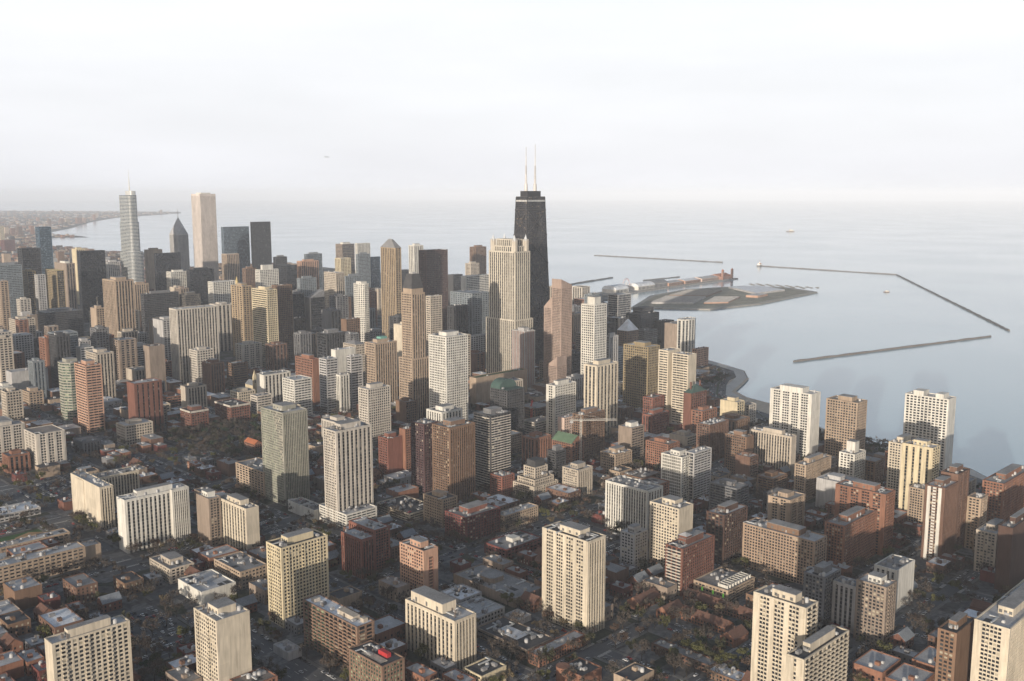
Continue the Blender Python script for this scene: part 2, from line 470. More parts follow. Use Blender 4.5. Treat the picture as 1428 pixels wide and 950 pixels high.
def gable(root, x0, x1, y0, y1, z, hr, along_y, rm, wm):
    """pitched roof with brick gable ends"""
    r = MB(); e = .5
    if along_y:
        xm = (x0 + x1) / 2
        for s in (-1, 1):
            xe = x0 - e if s < 0 else x1 + e
            r.quad8([(xe, y0 - e, z - .15), (xm, y0 - e, z + hr), (xm, y1 + e, z + hr), (xe, y1 + e, z - .15), (xe, y0 - e, z + .15), (xm, y0 - e, z + hr + .3), (xm, y1 + e, z + hr + .3), (xe, y1 + e, z + .15)])
        for y in (y0, y1 - .3):
            g = MB(); b = 0; g.v += [(x0, y, z), (x1, y, z), (xm, y, z + hr), (x0, y + .3, z), (x1, y + .3, z), (xm, y + .3, z + hr)]
            g.f += [(b, b + 1, b + 2), (b + 3, b + 5, b + 4), (b, b + 3, b + 4, b + 1), (b + 1, b + 4, b + 5, b + 2), (b + 2, b + 5, b + 3, b)]; g.m += [0] * 5
            g.build('gable_wall', wm, root)
    else:
        ym = (y0 + y1) / 2
        for s in (-1, 1):
            ye = y0 - e if s < 0 else y1 + e
            r.quad8([(x0 - e, ye, z - .15), (x0 - e, ym, z + hr), (x1 + e, ym, z + hr), (x1 + e, ye, z - .15), (x0 - e, ye, z + .15), (x0 - e, ym, z + hr + .3), (x1 + e, ym, z + hr + .3), (x1 + e, ye, z + .15)])
        for x in (x0, x1 - .3):
            g = MB(); b = 0; g.v += [(x, y0, z), (x, y1, z), (x, ym, z + hr), (x + .3, y0, z), (x + .3, y1, z), (x + .3, ym, z + hr)]
            g.f += [(b, b + 1, b + 2), (b + 3, b + 5, b + 4), (b, b + 3, b + 4, b + 1), (b + 1, b + 4, b + 5, b + 2), (b + 2, b + 5, b + 3, b)]; g.m += [0] * 5
            g.build('gable_wall', wm, root)
    ro = r.build('pitched_roof', rm, root)
    return ro

# ------------------------------------------------------------------ setting: water, land, haze
def ear_clip(pts):
    """triangles of a simple polygon"""
    ids = list(range(len(pts)))
    if sum(pts[i - 1][0] * pts[i][1] - pts[i][0] * pts[i - 1][1] for i in ids) < 0: ids.reverse()
    out = []
    def cr(a, b, c): return (b[0] - a[0]) * (c[1] - a[1]) - (b[1] - a[1]) * (c[0] - a[0])
    while len(ids) > 3:
        for k in range(len(ids)):
            i, j, l = ids[k - 1], ids[k], ids[(k + 1) % len(ids)]
            A, B, Cc = pts[i], pts[j], pts[l]
            if cr(A, B, Cc) <= 0: continue
            if any(q not in (i, j, l) and cr(A, B, pts[q]) >= 0 and cr(B, Cc, pts[q]) >= 0 and cr(Cc, A, pts[q]) >= 0 for q in ids): continue
            out.append((i, j, l)); ids.pop(k); break
        else: break
    out.append(tuple(ids[:3]))
    return out
def sheet(name, pts, z, m, kind='structure'):
    mb = MB(); mb.v = [(x, y, z) for x, y in pts]; mb.f = ear_clip(pts); mb.m = [0] * len(mb.f)
    me = bpy.data.meshes.new(name); me.from_pydata(mb.v, [], mb.f); me.materials.append(m)
    o = link(name, me); o['kind'] = kind
    return o
def water_mat():
    m = bpy.data.materials.new('lake_water'); m.use_nodes = True
    t = m.node_tree; b = t.nodes['Principled BSDF']
    b.inputs['Base Color'].default_value = (.22, .36, .44, 1)
    b.inputs['Roughness'].default_value = .12; b.inputs['IOR'].default_value = 1.6
    g = t.nodes.new('ShaderNodeNewGeometry')
    mp = t.nodes.new('ShaderNodeMapping'); mp.inputs['Scale'].default_value = (.05, .11, .1); mp.inputs['Rotation'].default_value = (0, 0, .5)
    t.links.new(g.outputs['Position'], mp.inputs[0])
    n = t.nodes.new('ShaderNodeTexNoise'); n.inputs['Scale'].default_value = 1.0; n.inputs['Detail'].default_value = 6; n.inputs['Roughness'].default_value = .65
    t.links.new(mp.outputs[0], n.inputs[0])
    n2 = t.nodes.new('ShaderNodeTexNoise'); n2.inputs['Scale'].default_value = .0016; n2.inputs['Detail'].default_value = 4
    t.links.new(g.outputs['Position'], n2.inputs[0])
    mr = t.nodes.new('ShaderNodeMapRange'); mr.inputs['From Min'].default_value = .35; mr.inputs['From Max'].default_value = .65
    mr.inputs['To Min'].default_value = .10; mr.inputs['To Max'].default_value = .15
    t.links.new(n2.outputs[0], mr.inputs[0]); t.links.new(mr.outputs[0], b.inputs['Roughness'])
    bp = t.nodes.new('ShaderNodeBump'); bp.inputs['Strength'].default_value = .14; bp.inputs['Distance'].default_value = 1.6
    t.links.new(n.outputs[0], bp.inputs['Height']); t.links.new(bp.outputs[0], b.inputs['Normal'])
    return m
wpts = [(60000 * math.cos(i * math.pi / 64), 60000 * math.sin(i * math.pi / 64)) for i in range(128)]
sheet('lake_water', wpts, -1.6, water_mat())
SHORE = [(1152,292),(1205,357),(1242,412),(1270,444),(1300,551),(1315,591),(1318,664),(1358,729),(1432,825),(1449,888),(1484,932),(1573,966),(1624,987),(1680,1029),
    (1707,1084),(1737,1153),(1905,1330),(2110,1602),(2331,1852),(2472,2054),(2620,2090),(2620,2160),(2560,2312),(2691,2999),(2692,3529),(2700,4304),(2215,4374),(2631,5778),(2509,6006),
    (2525,6951),(3045,8354),(3256,8143),(3311,8487),(3269,9182),(4049,10554),(5063,12586),(6260,14654),(8702,17448),(9428,18902),(7302,22918)]
def ground_mat():
    m = bpy.data.materials.new('city_ground'); m.use_nodes = True
    t = m.node_tree; b = t.nodes['Principled BSDF']; b.inputs['Roughness'].default_value = .95; b.inputs['Specular IOR Level'].default_value = .15
    g = t.nodes.new('ShaderNodeNewGeometry')
    v = t.nodes.new('ShaderNodeTexVoronoi'); v.inputs['Scale'].default_value = .045; v.distance = 'CHEBYCHEV'
    t.links.new(g.outputs['Position'], v.inputs['Vector'])
    n = t.nodes.new('ShaderNodeTexNoise'); n.inputs['Scale'].default_value = .22; n.inputs['Detail'].default_value = 6
    t.links.new(g.outputs['Position'], n.inputs[0])
    cr = t.nodes.new('ShaderNodeValToRGB'); e = cr.color_ramp.elements; cr.color_ramp.interpolation = 'CONSTANT'
    e[0].color = (.10, .102, .108, 1); e[1].position = .35; e[1].color = (.06, .066, .05, 1)
    k = e.new(.55); k.color = (.17, .17, .175, 1); k = e.new(.8); k.color = (.11, .107, .105, 1)
    sp = t.nodes.new('ShaderNodeSeparateColor'); t.links.new(v.outputs['Color'], sp.inputs[0]); t.links.new(sp.outputs[0], cr.inputs[0])
    mx = t.nodes.new('ShaderNodeMix'); mx.data_type = 'RGBA'; mx.blend_type = 'MULTIPLY'; mx.inputs[0].default_value = .8
    c2 = t.nodes.new('ShaderNodeValToRGB'); c2.color_ramp.elements[0].position = .3; c2.color_ramp.elements[0].color = (.45,.45,.45,1); c2.color_ramp.elements[1].position = .7; c2.color_ramp.elements[1].color = (1.35,1.3,1.25,1)
    t.links.new(n.outputs[0], c2.inputs[0]); t.links.new(cr.outputs[0], mx.inputs[6]); t.links.new(c2.outputs[0], mx.inputs[7])
    t.links.new(mx.outputs[2], b.inputs['Base Color'])
    return m
LAND = SHORE + [(6000, 40000), (-40000, 40000), (-40000, -40000), (1100, -40000)]
sheet('city_ground', LAND, 0, ground_mat())
BEACH = [(1330,668),(1370,731),(1441,829),(1458,886),(1490,928),(1573,960),(1620,981),(1600,1000),(1470,975),(1380,925),(1320,850),(1290,776),(1300,690)]
sheet('beach_sand', BEACH, .05, mat('sand', (.48,.41,.33), .95, .25, .02, False))
def ribbon(name, pts, wd, z, m, kind='structure'):
    mb = MB()
    for i, p in enumerate(pts):
        a = pts[max(0, i - 1)]; b = pts[min(len(pts) - 1, i + 1)]
        dx, dy = b[0] - a[0], b[1] - a[1]; L = math.hypot(dx, dy); nx, ny = -dy / L, dx / L
        mb.v += [(p[0] + nx * wd / 2, p[1] + ny * wd / 2, z), (p[0] - nx * wd / 2, p[1] - ny * wd / 2, z)]
        if i: k = 2 * i; mb.f.append((k - 2, k - 1, k + 1, k)); mb.m.append(0)
    o = mb.build(name, m); o['kind'] = kind
    return o
DRIVE = [(1130,250),(1165,357),(1195,412),(1222,460),(1262,551),(1278,610),(1283,664),(1300,720),(1355,800),(1392,880),(1440,935),(1520,985),(1600,1025),(1650,1070),(1680,1120),(1715,1180),(1860,1330),(2060,1600),(2290,1860)]
ASPH = mat('asphalt', (.105,.108,.116), .9, .3, .08, False)
PAVE = mat('pavement', (.17,.165,.16), .9, .25, .15, False)
PAINT = mat('road_paint', (.62,.61,.57), .8, .2, .3, False)
ribbon('lake_shore_road', DRIVE, 30, .06, ASPH)
ribbon('road_median', DRIVE, 3, .12, mat('median_grass', (.05,.07,.03)))
ribbon('lakefront_path', [(x + 26, y - 6) for x, y in DRIVE[:7]], 6, .064, PAVE)
CONC = mat('lakefront_concrete', (.50,.48,.45), .9, .25, .04, False)
ribbon('lakefront_terrace', [(x - 9, y + 3) for x, y in SHORE[:7]], 16, .05, CONC)
ribbon('lakefront_terrace', [(x - 9, y + 8) for x, y in SHORE[9:18]], 20, .055, CONC)

# haze: one closed box of thin even air
def haze():
    b = MB(); b.box(-62000, 62000, -62000, 62000, -3, 490)
    m = bpy.data.materials.new('haze_air'); m.use_nodes = True
    t = m.node_tree; t.nodes.remove(t.nodes['Principled BSDF'])
    v = t.nodes.new('ShaderNodeVolumePrincipled')
    v.inputs['Color'].default_value = (.80, .87, 1.0, 1)
    v.inputs['Density'].default_value = HAZE
    v.inputs['Anisotropy'].default_value = -0.22
    t.links.new(v.outputs[0], t.nodes['Material Output'].inputs['Volume'])
    o = b.build('haze', m); o['kind'] = 'stuff'
HAZE = 4.3e-5
haze()

# ------------------------------------------------------------------ named buildings
ROWS = '''A1|231.4|904.1|108.2|18.0|19.4|long tan school wing|with stepped flat roofs, nearest the lower left edge|tan|b|r4|pale|L=18,ph=0
A1b|341.7|908.4|14.1|15.2|16.9|tan stair block|tall end block at the right tip of the long tan school wing|tan|b|b|pale|ph=0,join=A1
A2|265.0|982.5|90.2|16.0|9.9|rear tan school wing|behind the playing field, low flat pale roofs|tan|b|r4|pale|L=16,ph=0
A3|318.9|1095.2|48.0|30.0|7.1|low white roofed hall|at the left edge across the wide street|grey|b|r4|white|L=30,ph=0
A4|393.0|995.7|13.5|75.4|44.7|cream slab with blank wall|stepped plain side turned to the wide street at the left|cream|b|v3|pale|near
A4b|392.5|1037.1|60.3|20.0|43.0|cream rear wing tower|ribbed tower joined behind the cream slab with blank wall|cream|b|v3|gravel|near,join=A4
A5|382.3|910.1|64.9|17.9|52.7|white ribbed slab|bright white, long ribbed north front and raised white roof house|white|b|v4|pale|near,ph=1
A6|449.0|871.2|12.2|24.9|47.9|grey brown narrow tower|plain shaft between the white ribbed slab and the cream finned tower|taupe|b|g3|pale|near
A7|462.7|824.3|13.2|55.4|45.4|cream finned tower|arched fin tops on its sunlit side and cluttered roof|cream|v5|b|gravel|near
A8|376.3|808.1|22.6|39.9|13.4|beige five storey block|small square block with raised roof house beside a car park|beige|g3|g4|gravel|near,ph=1
A9|372.8|743.8|31.5|41.3|12.1|white walled store|big grey roofed box in front of the tan office pair|white|b|b|pale|ph=0
A10|414.1|752.1|26.5|45.8|15.9|tan office pair|four storey tan block with notched wings behind the white walled store|tan|r3|r3|gravel|
A11|399.0|658.5|43.5|21.4|66.3|yellow cream tower|dark roofed tower left of the white roofed glass block|ycream|g3|g3|dark|near,ph=1
A12|394.7|552.5|14.8|69.4|36.0|white roofed glass block|brown and green glass mid rise with balconies and a white roof|brown2|k4|k4|white|near,ph=0
A12b|382.8|507.9|18.7|38.0|26.0|brown stepped wing|lower wing of the glass block carrying a red roof box|brown2|g3|g3|dark|near,ph=0,join=A12
A13|212.7|631.2|50.4|12.3|58.0|wide cream apartment tower|cream tower rising from the lower left bottom edge|cream|b|g4|pale|near,ph=1
A14|302.4|583.8|24.3|31.1|60.0|narrow cream tower|tall slim cream tower right of the wide cream apartment tower|cream|g3|b|pale|near,ph=1
A15|309.8|564.5|25.3|17.8|16.0|flat brick block|low brick block with a brown roof at the bottom edge|orange|g3|g3|taupe|
A16|370.7|607.0|11.2|19.9|5.7|grey plant shed|low shed between the yellow cream tower and bottom left block|grey|b|b|pale|ph=0
B1|504.5|696.3|14.4|30.9|36.6|front red brick tower|ribbed red tower with a shaded flank at the street crossing|red|v3|v3|pale|near
B1b|524.2|703.3|17.4|39.0|38.7|rear red brick tower|taller half standing behind the front red brick tower|red|v3|g3|pale|ph=0
B2|570.4|827.8|45.8|22.0|102.4|pale striped high rise|pale piers and glass on a layered garage base|palec|g3|v5|pale|near,ph=1
B2b|570.2|812.3|38.7|49.0|17.0|layered garage|open garage decks wrapped round the foot of the pale striped high rise|white|h|h|pale|ph=0,join=B2
B3|570.8|928.9|31.5|44.9|105.8|green glass and tan tower|green windows beside a plain tan pier, tall and square|sage|g2|v2|pale|near,ph=1
B3b|569.6|970.9|30.3|62.7|29.7|tan office base|low block|tan|g6|b|gravel|ph=0,join=B3
B4|658.3|1143.2|11.0|25.9|15.7|little orange roofed house|pitched orange roof, among trees left of the green glass tower|orange|g3|g3|clay|gable,ph=0
B5|564.4|862.8|16.4|50.2|11.1|whitewashed low garage|pale side walls and a roof full of cars|white|b|b|gravel|ph=0
B6|634.8|789.1|38.1|56.2|7.9|wide parking garage|three pale deck lines and a dark roof deck with cars|cream|h|h|dark|ph=0
B7|718.2|932.1|21.1|18.6|49.6|squat brick tower|plain red brick tower behind the wide parking garage|red|g3|b|gravel|near
B7b|741.0|926.9|11.0|11.0|58.3|orange brick flank|narrow orange tower right of the squat brick tower|orange|b|g3|pale|ph=0
B8|519.4|626.9|15.4|32.5|40.3|arched pink tower|pinkish brick with a tall arched window panel|pink|g3|a|gravel|near,ph=1
B9|446.9|505.6|20.5|55.9|38.7|cream fluted tower|foremost cream tower with a long yellow roof house|cream|v4|v3|pale|near,ph=1
B10|441.4|471.2|23.3|18.6|10.7|yellow stepped walk up|low block at the foot of the cream fluted tower|ycream|g3|b|dark|
B11|560.5|476.8|20.9|48.3|76.8|tall cream slab|cream tower with brown window bays beside the flat market|cream|m3|v3|dark|near,ph=1
B12|557.9|554.5|34.4|77.1|7.6|flat market hall|huge low grey roof with a raised square lantern|taupe|b|b|gravel|ph=0
B13|510.6|550.7|30.8|30.5|6.7|pale flat store|low store in front of the flat market hall|grey|b|g4|pale|ph=0
B14|524.5|585.9|24.0|24.8|7.0|white roofed shop|low shop whose bright white roof has dark skylights|grey|b|r4|white|ph=0
B15|498.4|482.5|29.3|55.1|6.8|dark roofed deck|low dark roofed parking deck with a white roof patch|taupe|h|b|dark|ph=0
B16|534.9|528.3|15.0|14.9|4.3|small grey pavilion|tiny flat roofed pavilion between the dark roofed deck and tall cream slab|grey|b|b|pale|ph=0
B17|495.9|467.5|51.6|11.0|7.9|grey roofed terrace|long brick terrace row along the cross street|orange|g3|g3|pale|ph=0
B18|493.4|423.5|20.4|20.4|9.1|round cornered brick hall|brick hall with a drum shaped corner at the bottom edge|orange|b|b|dark|ph=0,drum
B19|634.9|699.6|47.0|31.5|25.4|maroon office block|broad dark red block with a brick roof house|maroon|g4|g4|gravel|near,ph=1
B20|683.9|695.4|50.5|13.8|16.2|tan four storey flats|long tan block right of the maroon office block|tan|g3|g3|pale|near,ph=0
B21|629.0|636.7|48.7|29.8|10.0|brick and glass market|dark roof with a white unit before the tan flats|maroon|r4|r4|gravel|ph=0
B22|778.6|743.1|39.7|33.2|26.9|stepped art deco block|beige ziggurat with a dark square crown|beige|g3|g3|dark|near,ph=0,step
B23|819.5|713.4|25.1|23.1|33.8|beige and brick mid rise|pink flank, right of the stepped art deco block|beige|g3|v3|pale|near
B24|772.1|807.4|33.0|28.2|89.7|dark balcony tower|dark tower wrapped in thin white balcony lines|char|k|k|gravel|near,ph=1
B25|699.4|796.7|37.7|29.2|89.4|brown brick tower|tall brown tower left of the dark balcony tower|brown|g3|v3|gravel|near,ph=1
B26|704.7|847.3|21.6|23.2|84.1|dark purple tower|dark plum brick tower left of the brown brick tower|plum|g3|g3|gravel|near
B27|762.1|778.4|19.8|19.0|24.7|curved brick corner block|red brick mid rise with pale bands below the dark balcony tower|red|h|g3|pale|
B28|907.5|801.2|23.5|33.2|33.6|green gabled orange tower|orange brick with green copper gables|orange|g3|k|lime|gable,ph=0
B29|823.8|751.7|17.5|12.6|47.6|dark bowed tower|dark grey tower behind the stepped art deco block|char|h|h|gravel|
B30|935.3|806.6|43.0|17.1|64.4|brick tower under crane|brown brick tower with a white crane arm in front|brown|g3|g3|gravel|near
B31|1000.8|915.3|44.1|16.5|78.6|black grid tower|white edged black windowed tower with a plain white corner|white|m3|g3|pale|near,ph=1
B32|966.4|866.5|39.8|11.0|45.8|pink white slab|pink end wall in front of the black grid tower|pinkw|b|g3|pale|
B33|1051.3|882.3|48.1|22.7|105.0|cream pinstripe tower|cream tower with tall dark window strips and a crown|cream|v5|v5|pale|near,ph=1
B34|901.2|1032.4|41.0|37.4|145.9|white lattice tower|white square grid of deep dark windows with white roof house|white|g3|g3|pale|near,ph=1
B35|825.5|955.7|35.4|30.5|61.9|white arcaded block|white block with a tall arcade below the white lattice tower|white|v4|v4|gravel|ph=1
B36|945.1|1161.2|25.5|24.3|195.4|tan art deco spire|slim tan tower with a dark mansard crown|tan|g3|v3|dark|near,mansard,ph=0,base=95
B37|925.1|934.8|33.6|32.5|80.4|green vaulted tower|dark tower with curved green copper roof|char|g3|g3|green|vault,ph=0
C2|1239.3|1232.1|38.5|66.3|243.6|twin lantern tower|broad stone tower crowned by four pale lanterns|stone|v3|v3|pale|near,lantern,ph=0,base=122
C3|1214.8|1183.0|25.3|31.8|108.2|pinstriped glass tower|low red and blue pinstripes in front of the twin lantern tower|grey|s2|s2|pale|ph=1
C5|1085.6|1169.2|120.6|15.7|44.7|tan mall block|long windowless tan block with green roof garden|tan|b|b|green2|ph=0
C6|1426.7|1699.9|64.1|25.1|219.9|dark granite tower|plain dark red brown slab with a flat top|plum2|g2|g2|dark|ph=0
C7|1285.3|1631.3|15.3|48.9|234.3|gold tower with grey hip roof|slim sunlit tower with a pointed grey roof|gold|v3|g3|grey|hip,ph=0
C8|1792.0|2188.7|34.6|22.6|200.1|white columned tower|white ribbed tower behind the dark granite tower|white|v3|v3|pale|
C9|1292.1|1761.3|27.4|40.0|148.8|white rounded lattice tower|white honeycomb tower left of the gold tower|white|g2|g2|pale|oct
C10|2179.2|2347.2|48.2|27.5|175.5|brown shouldered tower|brown tower over the lake behind the pale twin blocks|brown|g3|g3|dark|
C10b|2028.6|2207.8|35.9|22.7|136.3|small beige tower|stubby beige tower before the brown shouldered tower|beige|g3|g3|pale|
C11|1605.4|1762.9|86.9|18.2|147.8|white ribbed drum block|broad low white block left of the twin lantern tower|white|b|h|pale|ph=0
C12|1398.5|1518.2|54.4|68.4|137.9|grey grid department block|broad grey block with white window grid|slate|g4|g4|slate|
C12b|1340.5|1512.2|40.1|17.9|115.7|dark ribbed box|dark brown ribbed block before the grey grid department block|char|v3|v3|dark|ph=0
C12c|1280.8|1395.3|54.1|12.4|70.9|grey arcade base|grey low block in front of the grey grid department block|grey|g4|g4|gravel|
C13|1226.2|1449.9|29.3|12.9|149.4|tan slab behind spire|plain tan slab right of the tan art deco spire|beige|h|g2|pale|ph=0
C14|1300.1|1097.7|33.1|29.6|154.7|white lattice lake tower|white grid tower topped by a tall white roof house|white|g3|g3|pale|near,ph=2
C15|1241.9|936.2|30.2|49.2|104.7|gold brown lakeside slab|gold brown balconied tower with a black band roof|gold2|g3|g3|pale|near,ph=1
C16|1183.8|855.2|29.0|17.1|114.6|rear cream lakeside tower|cream tower touching the front cream lakeside tower|cream|h|b|pale|near
C17|1186.0|820.9|20.0|28.1|111.9|front cream lakeside tower|cream tower with dark window rows before the beach drive|cream|h|b|pale|near
C18|1175.2|806.6|38.5|12.7|58.8|green roofed brick hotel|brick tower with steep green copper roofs and chimneys|red2|b|g4|green|hip,ph=0
C19|1608.5|1124.0|47.0|24.2|98.2|striped octagon tower|white fins over black glass by the water|white|v4|v4|pale|oct,ph=0
C20|1593.2|1083.0|39.4|11.0|45.5|pink lakeside block|pinkish block right of the striped octagon tower|pink|g3|g3|gravel|
C21|1695.7|1301.4|67.3|39.2|86.4|black stepped block|dark steel mass by the shore with a small dome|black|g3|g3|dark|
C21b|1748.5|1276.6|37.2|23.3|68.6|black low slab|lower dark block right of the black stepped block|black|g3|g3|dark|ph=0
C22|1496.8|1179.3|33.9|25.0|82.2|pyramid roofed brown tower|brown brick tower with a white pyramid roof|brown|g3|g3|white|hip,ph=0
C23|1775.4|1427.9|48.0|30.0|114.2|pale grey glass hospital|pale grey glass block behind the white lattice lake tower|grey|c|c|pale|
C23b|1359.7|1111.8|24.5|11.0|91.9|grey lilac block|soft grey block left of the pyramid roofed tower|grey|g3|v3|gravel|
C24|1149.9|857.0|28.2|17.2|47.6|rear red brick flats|dark red blocks behind the front red brick flats|red|g3|g3|gravel|
C24b|1107.5|826.1|41.1|16.6|33.5|front red brick flats|red brick block below the rear cream lakeside tower|red|v4|g3|gravel|near
C25|974.3|757.9|25.4|21.1|49.1|taupe balcony block|taupe mid rise with a plain sunny side|taupe|b|h|pale|near
C26|924.1|743.8|32.8|23.0|26.5|low tan flats|tan block left of the taupe balcony block|tan|g3|g3|pale|near
C27|909.0|690.7|38.3|29.3|10.6|stepped brown flats|low brown stepped roofs above the white pinstripe slab|brown|g3|g3|taupe|
C28|770.9|578.3|25.2|54.0|49.6|white pinstripe slab|wide white slab with thin dark window strips|white|v3|v4|gravel|near
C29|879.1|613.4|23.3|27.3|56.7|white curtain wall tower|shimmering pale tower with a white roof box|white|c|g3|gravel|near,ph=1
C29b|892.8|606.8|33.8|11.0|60.3|grey curtain wall tower|grey half joined to the white curtain wall tower|grey|c|h|pale|ph=0,join=C29
C30|717.7|502.4|21.5|32.4|60.9|cream and brick tower|cream windowed front with a bare red brick flank|cream|g3|b2|gravel|near,ph=1
C31|693.5|533.9|19.5|16.0|34.6|small grey block|grey square windowed block left of the cream and brick tower|grey|g4|g4|pale|near,ph=1
C32|677.1|469.2|48.3|17.4|42.2|red brick balcony tower|red tower with a small cupola and gridded flank|red2|k|g3|gravel|near,ph=1
C33|762.2|482.8|39.6|18.9|48.9|dark brown block|dark brown mid rise with a flat pale roof|brown3|g4|g4|pale|near,ph=1
C34|774.9|398.1|22.2|71.7|41.8|wide tan apartment house|very wide tan front with rows of lit windows|tan2|g3|g4|pale|near,ph=1
C35|693.6|433.4|42.3|34.3|10.3|white framed school|low white framed building with three green lit windows|tan|r3|h|gravel|ph=0
C37|552.6|287.6|14.9|37.4|83.5|cream bay tower|big cream tower with two plain piers at the lower right|cream|m3|k|gravel|near,ph=1
C38|516.4|268.6|57.1|11.0|68.0|second cream bay tower|lower twin in front of the cream bay tower|cream|m3|k|dark|near,ph=1
C39|643.8|194.7|101.0|21.2|70.0|cream corner tower|white cream tower cut by the lower right corner|cream|m4|g2|pale|near,ph=1
C40|653.7|230.4|33.3|11.9|52.0|brown brick shaft|square brown tower left of the cream corner tower|brown4|g3|b|dark|near
C41|706.6|302.7|17.7|23.5|47.6|grey brick tower|grey brown tower with a white roof house|taupe|g3|g3|pale|near,ph=1
C42|712.9|329.9|13.6|18.4|38.3|grey striped tower|grey tower with white vertical strips left of the grey brick tower|grey|v4|b|slate|near,ph=0
C43|700.3|349.8|26.4|17.4|43.9|dark grey flats|dark grey block behind the grey striped tower|dgrey|g3|g3|pale|near
C44|774.6|323.6|33.9|19.1|36.3|white flanked block|dark windowed block with a bright plain side|white|v4|b|gravel|near
C45|825.0|395.1|64.4|19.0|44.6|brick wings|orange brick building in three deep wings|orange|g3|g3|gravel|near
C46|894.9|389.3|20.5|50.5|60.2|brick checker tower|wide brick tower with cream window panels|orange|m3|g3|gravel|near,ph=1
C47|1014.1|394.1|18.4|31.8|82.8|cream plain piered tower|cream tower of broad blank piers before the twin white lake tower|ycream|v7|k|pale|near,ph=1
C47b|1058.2|445.1|41.9|14.7|70.2|beige windowed tower|beige tower behind the cream plain piered tower|cream|g3|g3|taupe|
C48|1235.1|464.4|22.9|54.4|91.4|tall white lake tower|highest white tower at the right standing against the lake|white|g4|b|pale|near,bumps,ph=0
C49|915.7|342.2|31.0|18.1|72.3|white piered brick tower|brick tower with white front piers|brick2|m4|v3|pale|near
C49b|949.0|343.4|28.9|15.6|78.4|rear brick tower|brick shaft behind the white piered brick tower|brick2|b|m3|dark|
C50|998.1|393.8|14.5|15.8|41.8|tan and brick flats|tan topped brick block left of the white piered brick tower|tan|g3|g3|gravel|
C51|973.9|329.4|17.0|12.2|51.7|tan rounded flats|tan tower right of the rear brick tower|tan|g3|g3|taupe|near
C52|1039.6|330.6|86.9|20.3|52.5|red brick lake block|big red brick block at the right edge by the lake|orange|g3|g3|gravel|near,ph=1
C53|918.0|294.7|39.0|17.6|39.0|tan stepped flats|tan terraced block below the red brick lake block|beige|g3|g3|pale|near,ph=1
C54|887.1|272.4|71.4|11.0|57.6|dark brown edge tower|dark shaded tower cut by the right edge|brown3|b|b|gravel|
C55|1151.3|605.1|22.7|59.1|89.5|white beach tower|broad white tower with a raised middle by the beach|white|m5|b|pale|near,bumps,ph=0
C56|1193.6|562.8|26.5|42.7|78.1|tan lake tower|tan stepped tower standing against the water|tan|g3|g3|taupe|near,ph=1
C57|1059.8|499.9|27.3|18.5|47.2|white grid block|white block with a tall white chimney house|white|g4|g4|gravel|near,ph=2
C58|995.5|526.2|59.0|13.4|41.9|ornate tan block|tan block with a fire stair left of the white grid block|tan|g3|g3|gravel|near
C59|1077.5|590.4|11.0|58.4|49.2|grid faced slab|long slab with a fine dark window grid|beige|v3|b|pale|near,ph=1
C60|1035.4|628.0|16.5|29.7|49.1|brown square block|brown mid rise left of the grid faced slab|brown|g3|b|taupe|near
C61|1059.4|697.0|43.7|19.9|48.8|brick and cream block|brick top and cream windows below the cream curved tower|brick2|g3|v3|pale|near
C62|1215.2|754.4|19.2|27.9|46.8|cream curved tower|cream tower with rounded stair and plain front by the beach|ycream|b|k|pale|near,ph=1
C63|1213.4|714.4|39.2|19.8|12.6|tan beach house|low tan block with a chimney near the beach|tan|b|g3|taupe|
D1|1057.0|1859.7|22.0|47.6|153.0|gold glass tower|gold lit tower with dark glass bays left of the paired cream tower|gold|m3|g3|pale|
D2|1024.1|1708.5|22.7|57.0|158.1|paired cream tower|cream and grey ribbed tower right of the gold glass tower|ycream|h|g2|pale|
D3|1083.9|1768.8|35.9|19.3|158.7|brown grey slab|brown grey tower right of the paired cream tower|brown|g2|g2|taupe|
D4|1158.2|1825.3|30.9|11.3|78.6|low dark box|dark flat block right of the brown grey slab|black|b|c|dark|ph=0
D5|1242.5|1960.8|31.1|12.1|115.9|dark mid slab|dark slab behind the low dark box|char|c|c|dark|
D6|1271.7|1931.7|39.5|23.7|107.5|slant roofed dark tower|dark tower with a ramped roof and brown side|char|b|c|grey|
D7|1381.5|1986.8|25.3|48.6|156.5|tan ribbed tower|tan tower right of the slant roofed dark tower|beige|g2|v3|pale|
D8|1019.3|1500.4|41.3|30.0|92.2|dark glass hotel|dark glass box with pale fins on its right side|char|c|v3|pale|
D9|892.3|1354.6|12.5|51.0|76.8|pinkish brick tower|plain pinkish brick tower with few windows|orange|g3|b|red|
D10|871.4|1284.7|21.7|19.8|87.7|grey banded tower|left shaft of the grey and white cluster|grey|h|h|pale|ph=0
D10b|889.1|1274.3|17.9|11.0|61.5|white fluted shaft|middle striped shaft in the grey and white cluster|white|v3|v4|pale|ph=0,join=D10
D10c|917.2|1283.4|22.6|11.0|87.0|right banded tower|right shaft of the grey and white cluster|grey|h|h|pale|ph=0,join=D10
D10d|938.9|1356.2|39.9|12.4|86.9|lilac white slab|plain pale slab crowning the grey and white cluster|white|b|b|white|ph=0,join=D10
D11|980.3|1356.5|19.5|35.3|92.1|domed beige tower|beige tower with a shallow faceted dome|beige|g2|g2|grey|hip,ph=0
D12|951.7|1264.2|44.0|26.9|106.4|tan tower with green box|tan ornate tower carrying a green roof box|tan|g3|v3|pale|near
D13|807.5|1091.3|39.0|21.7|75.9|pale beige tower|pale beige tower below the tan tower with green box|palec|g3|g3|pale|near,ph=1
D14|846.9|1431.9|51.1|22.8|46.4|white walled L block|white end wall left of the white and black block|white|b|v4|gravel|
D15|802.2|1269.9|30.7|32.0|65.7|white and black block|white balconied front with a black side|white|g3|h|pale|
D16|801.2|1527.2|25.4|27.6|59.7|dark brick tower|rust edged dark brick tower near the stone church|brick2|v3|v3|taupe|
